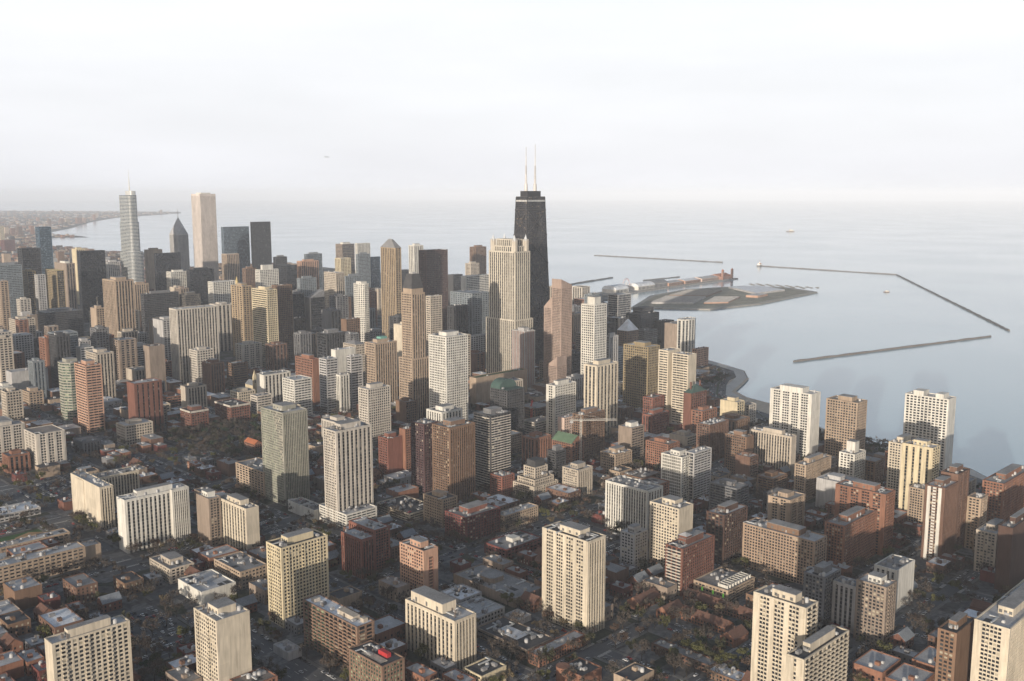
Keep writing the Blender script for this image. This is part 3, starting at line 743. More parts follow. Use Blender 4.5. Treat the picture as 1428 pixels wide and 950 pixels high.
D17|879.7|1591.7|28.9|23.1|42.2|small brown block|small block right of the dark brick tower|brown|h|h|gravel|
D18|659.7|1322.1|27.2|31.1|31.1|cornice brick block|brick flats with a white cornice and cluttered roof|red2|g3|g3|dark|near,cornice
D18b|726.3|1325.9|31.5|48.0|28.8|second cornice brick block|brick flats with pale cornice right of the first|red2|g3|g3|dark|near,cornice
D19|830.2|1961.2|38.4|59.0|172.9|big tan ribbed tower|wide tan ribbed tower high on the left|tan|v3|v3|taupe|
D20|818.8|2033.9|17.8|29.1|111.2|tan mast tower|narrow tan tower with a mast left of the big tan ribbed tower|tan|b|g3|pale|
D21|828.9|1938.6|32.6|21.1|70.3|small tan deco tower|low tan stepped tower below the big tan ribbed tower|beige|v3|v3|gravel|
D22|810.9|1660.5|79.8|27.7|141.1|white finned wide tower|wide white tower of tall fins left of centre|palec|v3|v3|pale|near
D23|919.7|1996.9|22.2|13.5|81.5|tan twin slab|left of two tan slabs behind the white finned wide tower|tan|b|b|taupe|
D23b|929.1|1961.7|14.3|33.1|68.7|yellow tan slab|right of two tan slabs behind the white finned wide tower|ycream|v3|b|pale|
D24|750.8|1647.0|27.5|22.5|81.7|grey slab with yellow end|plain grey slab with a sunlit yellow end|taupe|b|b|dark|
D25|595.6|1361.9|40.8|23.7|75.9|rust brick slab|broad plain rust tower with dark strips|red2|b|v7|pale|near
D26|554.1|1427.7|22.8|39.4|99.0|pink banded tower|pink tower of white balcony bands|pink|h|h|red|near
D27|560.9|1524.8|29.1|37.2|89.4|round grey glass tower|grey green rounded tower left of the pink banded tower|sage|h|h|pale|oct,ph=1
D28|655.4|1639.7|29.1|41.6|80.8|tan tower behind bands|tan tower behind the pink banded tower|beige|g3|v3|pale|
D29|673.2|1751.7|22.7|19.2|76.1|small white block|white block behind the round grey glass tower|white|b|h|pale|
D30|750.9|2040.4|57.9|22.7|51.7|tan clustered flats|low tan crenellated block behind the small white block|ycream|v3|v3|gravel|
D31|553.6|1741.6|58.0|27.8|49.1|blank grey warehouse|pale blank grey hall at the far left|grey|b|b|pale|ph=0
D32|667.6|2065.0|41.8|32.7|57.9|dark square block|dark block behind the blank grey warehouse|char|b|v4|gravel|
D33|710.9|2080.5|31.0|11.0|34.0|little red block|small red block with pale cornice right of the dark square block|red|b|g3|gravel|cornice,ph=0
D34|548.7|1651.9|22.2|32.3|28.4|tan gabled flats|tan low block in front of the blank grey warehouse|tan|g3|g3|taupe|
D35|525.2|1706.0|17.7|27.6|32.3|white edge block|small white ribbed block at the left edge|white|v3|v3|pale|
D36|835.4|2367.9|85.5|58.8|72.4|wide dark banded block|dark block with pale floor lines before the black tower|char|h|h|gravel|
D37|817.8|2466.0|17.9|11.0|67.3|slim grey slab|grey slab left of the slim tan slab|grey|b|b|pale|ph=0
D37b|818.4|2416.6|15.5|18.6|64.6|slim tan slab|tan ended slab left of the wide dark banded block|taupe|b|b|pale|ph=0
D38|729.4|2324.0|16.3|46.8|155.1|tan edge tower|tall tan tower cut by the left edge|tan|g3|g3|taupe|
D39|796.9|2571.5|62.5|31.1|173.9|grey striped office|grey banded office block at the left edge|slate|h|h|gravel|
D40|999.5|2981.2|51.1|34.6|191.9|dark brown office|dark office beside the blue glass tower|char|c|c|dark|
D41|1140.5|3236.2|36.9|30.5|243.8|blue glass tower|blue glass tower at the far left skyline|blue|c|c|slate|ph=0
D42|875.2|2582.0|18.8|39.9|155.1|yellow capped tower|dark tower with a yellow lit cap at the left|gold2|g3|c|ycream|
D43|878.5|2524.8|18.6|19.2|149.2|white slim tower|thin white grey tower between two yellow capped ones|grey|g3|g3|pale|
D44|927.0|2530.2|17.4|76.2|156.8|second yellow capped tower|dark tower with yellow front right of the white slim tower|gold2|g3|c|ycream|
D45|1087.3|2893.5|24.2|86.1|148.9|plain taupe tower|taupe tower left of the black monolith tower|taupe|b|v3|gravel|
D46|1052.8|2700.9|67.8|19.5|192.9|black monolith tower|tall plain black slab at the left|black|c|c|dark|ph=0
D47|1219.8|3156.8|26.7|34.3|174.4|thin yellow edged tower|thin sunlit tower hugging the black monolith tower|ycream|b|v3|pale|
D48|1246.9|2989.5|37.7|21.0|140.7|grey tower by spire|grey low tower left of the stepped glass tower|grey|g3|g3|pale|
D49|1377.5|2999.2|49.5|20.2|172.2|tan tower by black|tan block right of the stepped glass tower|tan|b|b|taupe|
D50|1269.8|2710.9|73.9|11.0|177.6|black wide slab|black wide slab in front of the chevron tower|black|c|c|dark|ph=0
D51|1784.2|3258.7|104.1|15.5|228.4|wide blue glass slab|blue grey glass slab right of the white marble shaft|blue2|c|c|slate|ph=0
D52|1859.7|3183.2|73.5|14.9|246.4|dark bronze tower|bronze grey tower right of the wide blue glass slab|bronze|g2|g2|dark|
D53|1607.0|2919.4|44.0|32.6|152.3|stepped tan hotel|tan stepped block below the wide blue glass slab|tan|v3|v3|pale|
D54|1298.4|2682.4|52.6|27.0|124.2|white grid flats|white gridded tower before the black wide slab|white|g3|g3|pale|ph=1
D55|1336.4|2644.4|76.0|17.3|130.4|dark blue slab|dark slab right of the white grid flats|black|c|c|dark|
D56|1233.8|2317.0|63.0|26.2|122.4|tall white grid tower|white gridded tower right of the gold spired tower|white|g3|g3|pale|
D57|1023.4|2260.4|88.3|15.4|110.1|wide dark roofed block|wide dark banded block left of the white finned wide tower|char|h|h|slate|
D58|1090.7|2460.1|38.0|21.1|116.8|yellow tan tower|yellow tan block right of the big tan ribbed tower|tan|v3|v3|taupe|
D59|1121.3|2247.0|39.5|29.7|102.3|bronze louvred block|dark block with rooftop louvres before the gold spired tower|bronze|h|h|dark|ph=1
D60|1394.5|2359.3|57.7|22.2|142.6|white terraced tower|white block with a white roof box at left of centre|white|g3|g3|pale|ph=2
D61|1449.8|2530.9|34.7|16.0|134.5|brown twin block|brown block left of the white terraced tower|brown|g3|g3|gravel|
D62|1532.9|2447.9|35.8|68.8|142.7|black square tower|black tower right of the white terraced tower|black|c|c|dark|ph=0
D63|1742.8|2846.4|43.6|13.2|140.2|dark rear block|small dark block behind the black square tower|char|c|c|dark|
D64|1643.0|2539.7|61.3|23.4|145.4|pinkish ribbed block|pinkish ribbed tower right of the black square tower|pink|v3|v3|taupe|
D65|1853.4|2833.2|63.0|13.0|145.5|grey green glass block|glass block behind the pinkish ribbed block|slate|c|c|pale|
D66|1429.9|2219.6|51.3|13.6|125.6|teal grey block|teal grey block below the pinkish ribbed block|slate|g3|g3|gravel|
D67|1873.1|2653.4|48.3|36.0|184.8|bronze topped tower|dark topped tan tower against the lake|taupe|h|c|dark|
D68|2018.0|2770.2|54.8|12.4|178.0|white rear tower|white tower right of the bronze topped tower|white|g3|g3|pale|
D69|1749.2|2487.2|37.2|30.1|151.6|cream banded tower|cream tower before the bronze topped tower|ycream|v3|g3|pale|
D70|1809.6|2481.8|46.5|11.1|162.3|slate dark tower|slate tower before the white rear tower|slate|h|h|slate|
D71|1875.8|2500.9|33.8|11.0|149.7|navy slim tower|navy glass tower left of the gold tower|blue|c|c|slate|
D72|1515.3|2134.2|58.0|11.0|131.3|grey flat block|grey flat block above the white rounded lattice tower|slate|g3|g3|gravel|
D73|1821.5|2283.1|27.1|11.0|123.7|dark narrow block|dark narrow block right of the gold tower|char|c|c|gravel|
D74|1764.4|1989.3|34.0|20.5|129.1|black and tan block|tan ended block left of the white ribbed drum block|char|b|c|gravel|
R1|672.8|396.1|11.0|68.1|4.9|rear gabled brown terrace|long brown pitched roof row, nearest the red brick balcony tower|orange|g3|b|rust|gable,ph=0
R2|639.0|400.1|11.0|41.8|6.0|front gabled brown terrace|brown pitched roof row behind the yellow green street trees|orange|g3|b|rust|gable,ph=0
R3|576.4|373.0|11.0|52.3|5.5|flat roofed street terrace|grey roofed row with lit fronts facing a tree lined lane|brick2|g3|b|gravel|ph=0
R4|627.1|447.6|22.0|11.0|6.8|left gabled corner house|steep brick gable at the left end of the gabled terraces|orange|g3|b|rust|gablex,ph=0
R5|624.5|383.1|19.4|12.2|6.4|right gabled corner house|steep brick gable at the right end of the gabled terraces|orange|g3|b|rust|gablex,ph=0
R6|626.1|476.2|28.9|12.1|6.3|brick townhouse cluster|stepped brick townhouses at the corner below the small grey block|orange|b|v3|rust|gablex,ph=0
R7|571.1|345.7|15.0|25.8|5.4|snowy roofed brick flats|pale roofed brick block at the bottom right of the street terrace|brown|g3|b|white|ph=0'''
FOOT = []                                               # occupied footprints x0,x1,y0,y1
ANCH = []                                               # (short label, x, y, h)
ROOTS = {}
def kind_of(label, h):
    l = label.lower()
    for w, n, c in (('school', 'school_building', 'school'), ('garage', 'parking_garage', 'garage'), ('parking deck', 'parking_garage', 'garage'), ('deck', 'parking_garage', 'garage'), ('terrace', 'terraced_row', 'row houses'),
        ('townhouse', 'townhouse_row', 'row houses'), ('house,', 'house', 'house'), ('roofed house', 'house', 'house'), ('corner house', 'house', 'house'), ('store', 'store_building', 'store'), ('shop', 'store_building', 'shop'), ('market', 'market_hall', 'market'),
        ('hall', 'hall_building', 'hall'), ('warehouse', 'warehouse', 'warehouse'), ('hotel', 'hotel_building', 'hotel'), ('hospital', 'hospital_building', 'hospital'), ('shed', 'shed', 'shed'), ('pavilion', 'pavilion', 'pavilion')):
        if w in l.split(',')[0] + ',': return n, c
    if h >= 95: return 'skyscraper', 'skyscraper'
    if h >= 45: return 'tower_block', 'tower'
    return 'city_block_building', 'building'
def make_building(line):
    global KS, BALC
    key, x, y, w, l, h, short, extra, col, sw, sn, rf, fl = line.split('|')
    x, y, w, l, h = map(float, (x, y, w, l, h)); fl = fl.split(',') if fl else []
    opt = dict(f.split('=') if '=' in f else (f, '1') for f in fl)
    rnd = random.Random(key)
    cx, cy = x + w / 2, y + l / 2
    FOOT.append((x, x + w, y, y + l))
    label = short + ', ' + extra
    if 'join' in opt:
        root = ROOTS[opt['join']]; ox, oy = cx - root.location.x, cy - root.location.y
        names = ('annex_wall', 'annex_glazing', 'annex_roof')
    else:
        n, c = kind_of(label, h)
        root = empty(n, (cx, cy, 0), label, c, 'tall buildings of the city' if h >= 45 else 'low buildings of the city')
        ROOTS[key] = root; ox = oy = 0; names = ('wall', 'glazing', 'roof')
        ANCH.append((short, cx, cy, h))
    dist = math.hypot(cx, cy)
    near = 'near' in opt and dist < 1150
    KS = max(1.0, min(2.0, dist / 1100))
    BALC = rnd.choice((0, 3, 4, 5)) if near and key not in ('B34', 'B8', 'B22', 'C34', 'B19', 'C45') else 0
    x0, x1, y0, y1 = ox - w / 2, ox + w / 2, oy - l / 2, oy + l / 2
    gab = 'gable' in opt or 'gablex' in opt
    zroof = h
    if 'oct' in opt:
        poly = octa(x0, x1, y0, y1); mass(root, poly, 0, h, [sn] * 8, col, rf, near, False, names)
    elif 'step' in opt:
        t = [(0, 0, 1), (.13, 0, .78)]
        zz = [0, h * .62, h * .86, h * 1.32]
        ins = [0, .1, .24]
        for i in range(3):
            a, b = w * ins[i], l * ins[i]
            mass(root, rect(x0 + a, x1 - a, y0 + b, y1 - b), zz[i], zz[i + 1], [sn, sw, sn, sw], col, rf, near, True, ('tier_wall', 'tier_glazing', 'terrace_roof'))
        a, b = w * .3, l * .3
        small_box(root, 'crown', x0 + a, x1 - a, y0 + b, y1 - b, zz[3] + .13, zz[3] + 8, wall('char'))
    else:
        zb = 0
        if 'base' in opt:
            zb = float(opt['base']); e = 4.0
            mass(root, rect(x0 - e, x1 + e, y0 - e, y1 + e), 0, zb, [sn, sw, sn, sw], col, rf, near, True, ('lower_wall', 'lower_glazing', 'shoulder_roof'))
            zb += .13
        r = mass(root, rect(x0, x1, y0, y1), zb, h, [sn, sw, sn, sw], col, None if gab else rf, near, True, names, parapet=0 if gab or 'hip' in opt or 'vault' in opt else 1.0)
    if gab:
        ay = (l >= w) if 'gable' in opt else False
        gable(root, x0, x1, y0, y1, h, (w if ay else l) * .38, ay, roofm(rf), wall(col))
        if 'Fire' not in key:
            k = 3 if max(w, l) > 25 else 1
            for i in range(k):
                px = ox if ay else x0 + w * (i + .5) / k; py = y0 + l * (i + .5) / k if ay else oy
                small_box(root, 'chimney', px - .5, px + .5, py - .5, py + .5, h, h + (w if ay else l) * .38 + 2.2, wall('brown3'))
        return root
    if 'hip' in opt:
        hr = min(w, l) * {'D11': .3, 'C7': 1.15}.get(key, .85); m = MB(); e = .6
        base = rect(x0 - e, x1 + e, y0 - e, y1 + e); tk = .22 if key == 'C7' else .06; top = [(ox + (px - ox) * tk, oy + (py - oy) * tk) for px, py in base]
        m.prism(base, h + .13, h + hr, top=top)
        m.build('hip_roof', roofm(rf), root)
        f = MB(); f.bar((ox, oy, h + hr), (ox, oy, h + hr + 7), .5, .15); f.build('finial', wall('grey'), root)
    if 'mansard' in opt:
        m = MB(); base = rect(x0, x1, y0, y1); hr = 22
        for i, (zz, ss) in enumerate(((0, 1), (.25, .95))):
            pass
        small_box(root, 'attic_storey', x0 + 1.5, x1 - 1.5, y0 + 1.5, y1 - 1.5, h + .13, h + 7, wall(col), True)
        b2 = rect(x0 + 1.2, x1 - 1.2, y0 + 1.2, y1 - 1.2); tp = [(ox + (px - ox) * .62, oy + (py - oy) * .62) for px, py in b2]
        m.prism(b2, h + 7.5, h + 7.5 + hr, top=tp); m.build('mansard_roof', roofm('dark'), root)
        small_box(root, 'roof_crest', ox - 3, ox + 3, oy - 3, oy + 3, h + 7.6 + hr, h + 10 + hr, wall('grey'))
    if 'vault' in opt:
        m = MB(); n = 10
        for i in range(n):
            a0, a1 = math.pi * i / n, math.pi * (i + 1) / n; rr = w / 2
            P = [(ox - math.cos(a) * k, yy, h + .13 + math.sin(a) * k * .7) for yy in (y0 + l * .45, y1) for a, k in ((a0, rr), (a1, rr))]
            b = len(m.v); m.v += [P[0], P[1], P[3], P[2]]; m.f.append((b, b + 1, b + 2, b + 3)); m.m.append(0)
        for yy in (y0 + l * .45, y1):
            b = len(m.v); m.v += [(ox - math.cos(math.pi * i / n) * w / 2, yy, h + .13 + math.sin(math.pi * i / n) * w * .35) for i in range(n + 1)]
            m.f.append(tuple(range(b, b + n + 1))); m.m.append(0)
        m.build('vaulted_roof', roofm('green'), root)
    if 'lantern' in opt:
        for q, (ix, iy, za, zb) in enumerate(((4, 5, .13, 10), (8, 12, 10.5, 22))):
            mass(root, rect(x0 + ix, x1 - ix, y0 + iy, y1 - iy), h + za, h + zb, ['v3'] * 4, 'stone', 'pale', False, True, ('crown_wall', 'crown_glazing', 'crown_roof'), parapet=.4)
        for sx in (-1, 1):
            for sy in (-1, 1):
                px, py = ox + sx * (w / 2 - 5), oy + sy * (l / 2 - 6)
                b = MB(); b.prism(octa(px - 4.5, px + 4.5, py - 4.5, py + 4.5), h + .13, h + 19)
                lo = b.build('lantern', wall(col), root)
                for q in range(8):
                    f = MB(); a = q * math.pi / 4 + .39; f.box(px + 4.7 * math.cos(a) - .6, px + 4.7 * math.cos(a) + .6, py + 4.7 * math.sin(a) - .6, py + 4.7 * math.sin(a) + .6, h + .2, h + 22)
                    f.build('lantern_pier', wall('palec'), lo)
                g = MB(); g.cone(octa(px - 3.9, px + 3.9, py - 3.9, py + 3.9), h + 19.01, (px, py, h + 31)); g.build('lantern_cap', mat('lantern_glass', (.5,.52,.55), .3), lo)
    if 'bumps' in opt:
        if key == 'C55': sec = [(.22, .78, 7)]
        else: sec = [(.12, .3, 6), (.58, .82, 6.5)]
        for a, b, hh in sec:
            small_box(root, 'raised_roof_storey', x0 + .2, x1 - w * .25, y0 + l * a, y0 + l * b, h + .13, h + hh, wall(col))
    if 'cornice' in opt:
        c = MB()
        for fr, L in frames(rect(x0, x1, y0, y1)): c.obox(fr, -1, L + 1, .46, 1.0, h - 1.5, h + 1.2)
        c.build('cornice', wall('palec'), root)
    if 'drum' in opt:
        d = MB(); d.prism([(x0 + 5 * math.cos(i * math.pi / 12), y1 - 2 + 5 * math.sin(i * math.pi / 12)) for i in range(24)], 0, h + 2.5)
        d.build('corner_drum', wall(col), root)
        FOOT.append((x0 + cx - 6, x0 + cx + 6, y1 + cy - 8, y1 + cy + 4))
    # roof house and machines
    ph = opt.get('ph')
    if ph is None: ph = '1' if rnd.random() < .6 and h > 25 else '0'
    if ph != '0':
        a, b = (.24, .72) if w > l else (.3, .78)
        hh = 5.5 if ph == '1' else 13
        pw0, pw1 = x0 + w * (.22 if w > 14 else .15), x1 - w * (.22 if w > 14 else .15); pl0, pl1 = y0 + l * .25, y0 + l * .7
        if key == 'B9': pl0, pl1, pw0, pw1, hh = y0 + l * .28, y0 + l * .93, x0 + 2, x1 - 5, 8
        if key in ('C14', 'C57'): c_ = min(w, l) * .28; pw0, pw1, pl0, pl1 = ox - c_, ox + c_, oy - c_, oy + c_
        pc = {'tan2': 'brown', 'red': 'red', 'maroon': 'red', 'brown': 'brown2', 'char': 'dgrey', 'taupe': 'white', 'brown2': 'beige'}.get(col, col)
        o = small_box(root, 'roof_house', pw0, pw1, pl0, pl1, h + .13, h + hh, wall(pc))
        rr = MB(); rr.box(pw0 - .15, pw1 + .15, pl0 - .15, pl1 + .15, h + hh + .003, h + hh + .35); rr.build('roof_house_roof', roofm('gravel'), o)
        if near:
            for q in range(3):
                dd = MB(); u = pl0 + (pl1 - pl0) * (q + .5) / 3; dd.box(pw0 - .06, pw0 - .01, u - 1, u + 1, h + 1.2, h + hh * .6)
                dd.build('louvre_panel', mat('louvre', (.12,.12,.12), .6), o)
    if dist < 1300 and min(w, l) > 9 and 'hip' not in opt:
        if rf != 'green2': rooftop(root, x0, x1, y0, y1, h, rnd, min(22, 5 + int(w * l / 90)))
    elif dist < 2600 and min(w, l) > 9 and 'hip' not in opt and 'mansard' not in opt and 'lantern' not in opt:
        rooftop(root, x0, x1, y0, y1, h, rnd, 4)
    # individual marks of particular buildings
    if key == 'B12':
        m = MB(); m.prism(octa(ox - 9, ox + 9, oy - 2, oy + 16, .2), h + .13, h + 4.5); m.build('roof_lantern', wall('taupe'), root)
        m = MB(); m.prism(octa(ox - 9.3, ox + 9.3, oy - 2.3, oy + 16.3, .2), h + 4.503, h + 5); m.build('lantern_roof', roofm('gravel'), root)
    if key == 'B14':
        for q in range(4): small_box(root, 'skylight', x0 + 4 + q * 4.6, x0 + 6.5 + q * 4.6, oy - 4 + (q % 2) * 6, oy + (q % 2) * 6, h + .13, h + 1.4, wall('char'))
    if key == 'B15': small_box(root, 'white_roof_patch', ox - 7, ox + 6, oy - 9, oy + 14, h + .13, h + .5, roofm('white'))
    if key == 'B21': small_box(root, 'white_roof_unit', ox - 5, ox + 5, oy - 4, oy + 5, h + .13, h + 4, wall('white'))
    if key == 'A12':
        small_box(root, 'roof_house', ox - 3, ox + 3, oy - 24, oy - 4, h + .13, h + 3.6, wall('beige'))
        small_box(root, 'stair_head', ox + 1, ox + 5, oy - 31, oy - 27, h + .13, h + 3, wall('beige'))
        small_box(root, 'stair_head', ox - 4, ox + 1, oy + 24, oy + 29, h + .13, h + 3, wall('palec'))
    if key == 'A5':
        mass(root, rect(x1 - 19, x1 - 2, y0 - 4.5, y0 - .8), 0, h + 1.2, ['v2', 'b', 'v2', 'b'], 'white', 'pale', False, True, ('bay_wall', 'bay_glazing', 'bay_roof'))
    if key == 'C49':
        for q in (.14, .42, .7):
            p = MB(); p.box(x0 - 1.0, x0 - .72, y0 + l * q, y0 + l * q + 3.2, 0, h); p.build('white_pier', wall('white'), root)
    if key == 'A12b':
        m = mat('red_box', (.40,.035,.04), .7)
        small_box(root, 'red_roof_box', ox + 1, ox + 4.5, oy - 11, oy - 1, h + .13, h + 3.4, m)
        small_box(root, 'roof_deck', ox - 7, ox - 1, oy - 14, oy + 8, h + .13, h + .6, wall('beige'))
    if key == 'D12': small_box(root, 'green_roof_box', ox - 5, ox + 8, oy - 6, oy + 5, h + .13, h + 9, mat('copper_green', (.16,.36,.30), .7))
    if key == 'D20':
        m = MB(); m.bar((ox, oy, h), (ox, oy, h + 24), .6, .2); m.build('mast', wall('palec'), root)
    if key == 'D6':
        m = MB(); m.prism([(x0 + 2, y0 + 1), (x1 - 1, y0 + 1), (x1 - 1, y1 - 1), (x0 + 2, y1 - 1)], h + .2, h + .6)
        b = len(m.v); m.v += [(x0 + 2, y0 + 1, h + .7), (x1 - 1, y0 + 1, h + 17), (x1 - 1, y1 - 1, h + 17), (x0 + 2, y1 - 1, h + .7), (x1 - 1, y0 + 1, h + .7), (x1 - 1, y1 - 1, h + .7)]
        m.f += [(b, b + 1, b + 2, b + 3), (b, b + 4, b + 1), (b + 3, b + 2, b + 5), (b + 4, b + 5, b + 2, b + 1)]; m.m += [0] * 4
        m.build('ramped_roof', roofm('grey'), root)
    if key == 'C35':
        gm = bpy.data.materials.new('green_light'); gm.use_nodes = True; b = gm.node_tree.nodes['Principled BSDF']
        b.inputs['Base Color'].default_value = (.16,.5,.07,1); b.inputs['Emission Color'].default_value = (.3, .9, .1, 1); b.inputs['Emission Strength'].default_value = .12
        for q in (.1, .4, .72): small_box(root, 'green_lit_window', x0 - .52, x0 - .4, y0 + l * q, y0 + l * q + 1.5, h - 6.5, h - 3, gm)
        fr = MB()
        for q in range(9): fr.box(x0 + 3 + q * 4.5, x0 + 3.6 + q * 4.5, y0 + 2, y0 + 12, h + .13, h + 3.2)
        fr.box(x0 + 3, x0 + 40, y0 + 2, y0 + 2.5, h + 3.21, h + 3.7); fr.box(x0 + 3, x0 + 40, y0 + 11.5, y0 + 12, h + 3.21, h + 3.7)
        fr.build('roof_frame', wall('white'), root)
    if key == 'C32':
        small_box(root, 'cupola', x0 + 12, x0 + 20, oy - 4, oy + 4, h + .13, h + 7.5, wall('red2'))
        m = MB(); m.cone(rect(x0 + 11.5, x0 + 20.5, oy - 4.5, oy + 4.5), h + 7.6, (x0 + 16, oy, h + 10)); m.build('cupola_roof', roofm('pale'), root)
    if key == 'C21':
        m = MB()
        m.prism([(ox + 5 * math.cos(i * math.pi / 8), oy + 5 * math.sin(i * math.pi / 8)) for i in range(16)], h + .1, h + 6, top=[(ox + 2 * math.cos(i * math.pi / 8), oy + 2 * math.sin(i * math.pi / 8)) for i in range(16)])
        m.build('dome', wall('slate'), root)
        small_box(root, 'upper_block', x0 + 20, x1 - 4, y0 + 12, y1 - 3, h + .13, h + 12, wall('char'))
    if key == 'C18':
        for q in (.2, .8): small_box(root, 'chimney', x0 + w * q - 1, x0 + w * q + 1, oy - 1, oy + 1, h, h + 15, wall('red2'))
    return root
for ln in ROWS.strip().splitlines(): make_building(ln)
BALC = 0

# ------------------------------------------------------------------ landmark towers
def dress(root, poly, z0, z1, st, col, gl=None, roof=None, names=('wall', 'glazing', 'roof'), posts=True):
    return mass(root, poly, z0, z1, st, col, roof, False, posts, names)

def braced_tower():
    X0, Y0, h = 1401, 1355, 340.0
    w, l = 78.0, 49.0; wt, lt = 50.0, 30.0
    cx, cy = X0 + w / 2 - 8, Y0 + l / 2
    root = empty('braced_skyscraper', (cx, cy, 0), 'tallest black tapering tower with crossed braces and two white masts', 'skyscraper')
    FOOT.append((cx - w / 2, cx + w / 2, cy - l / 2, cy + l / 2)); ANCH.append(('black braced tower', cx, cy, h))
    bk = mat('black_steel', (.030, .029, .034), .55, .25)
    def at(z, sx, sy, e=0.):
        k = z / h; return ((w + (wt - w) * k) / 2 + e) * sx, ((l + (lt - l) * k) / 2 + e) * sy
    def ring(z, e=0.): return [at(z, sx, sy, e) for sx, sy in ((-1, -1), (1, -1), (1, 1), (-1, 1))]
    c = MB(); c.prism(ring(0), 0, h, top=ring(h)); c.build('glazing', glass('glass_tower', (.016,.017,.022), (.22,.17,.12), .12, .2, (2.6, 2.6, 3.4)), root)
    f = MB(); n = 98
    for i in range(n):
        z = i * h / n; f.prism(ring(z, .25), z, z + 1.5, top=ring(z + 1.5, .25))
    f.build('spandrel', bk, root)
    k = MB()
    for face in range(4):
        nn = 13 if face % 2 == 0 else 9
        a, b = ((-1, -1), (1, -1), (1, 1), (-1, 1))[face], ((1, -1), (1, 1), (-1, 1), (-1, -1))[face]
        for i in range(nn):
            t = i / (nn - 1)
            p0, p1 = at(0, *a, .4), at(0, *b, .4); q0, q1 = at(h, *a, .4), at(h, *b, .4)
            k.bar((p0[0] + (p1[0] - p0[0]) * t, p0[1] + (p1[1] - p0[1]) * t, 0), (q0[0] + (q1[0] - q0[0]) * t, q0[1] + (q1[1] - q0[1]) * t, h), .9 if i in (0, nn - 1) else .45)
    k.build('column', bk, root)
    zs = [0, 75, 145, 208, 265, 315]
    for face in range(4):
        a, b = ((-1, -1), (1, -1), (1, 1), (-1, 1))[face], ((1, -1), (1, 1), (-1, 1), (-1, -1))[face]
        for i in range(5):
            x = MB()
            for s, t in ((a, b), (b, a)):
                p, q = at(zs[i], *s, .9), at(zs[i + 1], *t, .9); x.bar((*p, zs[i]), (*q, zs[i + 1]), 1.15)
            p, q = at(zs[i + 1], *a, .9), at(zs[i + 1], *b, .9); x.bar((*p, zs[i + 1]), (*q, zs[i + 1]), 1.1)
            x.build('cross_brace', mat('brace_steel', (.05,.048,.052), .5), root)
    b = MB(); b.prism(ring(h - 9, .5), h - 9, h - 5.6, top=ring(h - 5.6, .5)); b.build('light_band', mat('pale_band', (.5,.5,.5), .5), root)
    r = MB(); r.prism(ring(h, .6), h + .002, h + 1.2); r.build('roof', roofm('dark'), root)
    small_box(root, 'roof_house', -19, 19, -10, 10, h + 1.2, h + 12, bk)
    for sx in (-1, 1):
        px = sx * 13
        m = MB(); m.bar((px, 0, h + 12), (px, 0, h + 26), 3.6, 3.2, 12)
        base = m.build('antenna_mast', mat('mast_white', (.55,.53,.52), .5), root)
        lv = [(26, 1.9, 46), (46, 1.5, 62), (62, 1.0, 80), (80, .7, 98 if sx < 0 else 104)]
        for i, (z0, rr, z1) in enumerate(lv):
            t = MB(); t.bar((px, 0, h + z0), (px, 0, h + z1), rr, rr * .85, 8)
            if i < 2:
                for q in range(5): t.bar((px, 0, h + z0 + q * 3.5), (px, 0, h + z0 + q * 3.5 + .8), rr * 1.5, rr * 1.5, 8)
            t.build('antenna_section', mat('mast_white', (1,) * 3) if i % 2 == 0 else mat('mast_grey', (.42,.40,.40), .5), base)
braced_tower()

def stepped_glass_tower():
    x, y = 1298, 2936
    root = empty('stepped_skyscraper', (x + 18, y + 42, 0), 'tall silver glass tower in steps with a notched top and thin spire', 'skyscraper')
    FOOT.append((x, x + 40, y, y + 92)); ANCH.append(('stepped glass tower', x + 18, y + 42, 357))
    def rr(x0, x1, y0, y1, k=.3):
        P = []; a = (x1 - x0) * k; 
        for cx, cy, s in ((x1 - a, y0 + a, -90), (x1 - a, y1 - a, 0), (x0 + a, y1 - a, 90), (x0 + a, y0 + a, 180)):
            for i in range(5): t = math.radians(s + i * 22.5); P.append((cx + a * math.cos(t), cy + a * math.sin(t)))
        return P
    silver = mat('silver_fin', (.56,.56,.55), .35, .15, .05, True, .3)
    for i, (x0, x1, y0, y1, z0, z1) in enumerate(((-18, 22, -46, 46, 0, 172), (-15, 15, -42, 40, 172.2, 262), (-13, 13, -38, 38, 262.2, 343))):
        p = rr(x0, x1, y0, y1); g = MB(); g.prism(p, z0, z1); g.build('glazing', G_BLUE, root)
        f = MB(); n = int((z1 - z0) / 4.2)
        for j in range(n):
            z = z0 + j * (z1 - z0) / n; f.prism([(a * 1.012, b * 1.006) for a, b in p], z, z + 1.9)
        f.build('fin_band', silver, root)
        r = MB(); r.prism(p, z1 + .003, z1 + .15); r.build('roof', roofm('pale'), root)
    p = rr(-7, 11, -36, 4); g = MB(); g.prism(p, 343.2, 356); g.build('crown', silver, root)
    s = MB(); s.bar((2, -10, 356), (2, -10, 392), 1.6, 1.0, 8); s.bar((2, -10, 392), (2, -10, 423), .8, .25, 8); s.build('spire', wall('white'), root)
stepped_glass_tower()

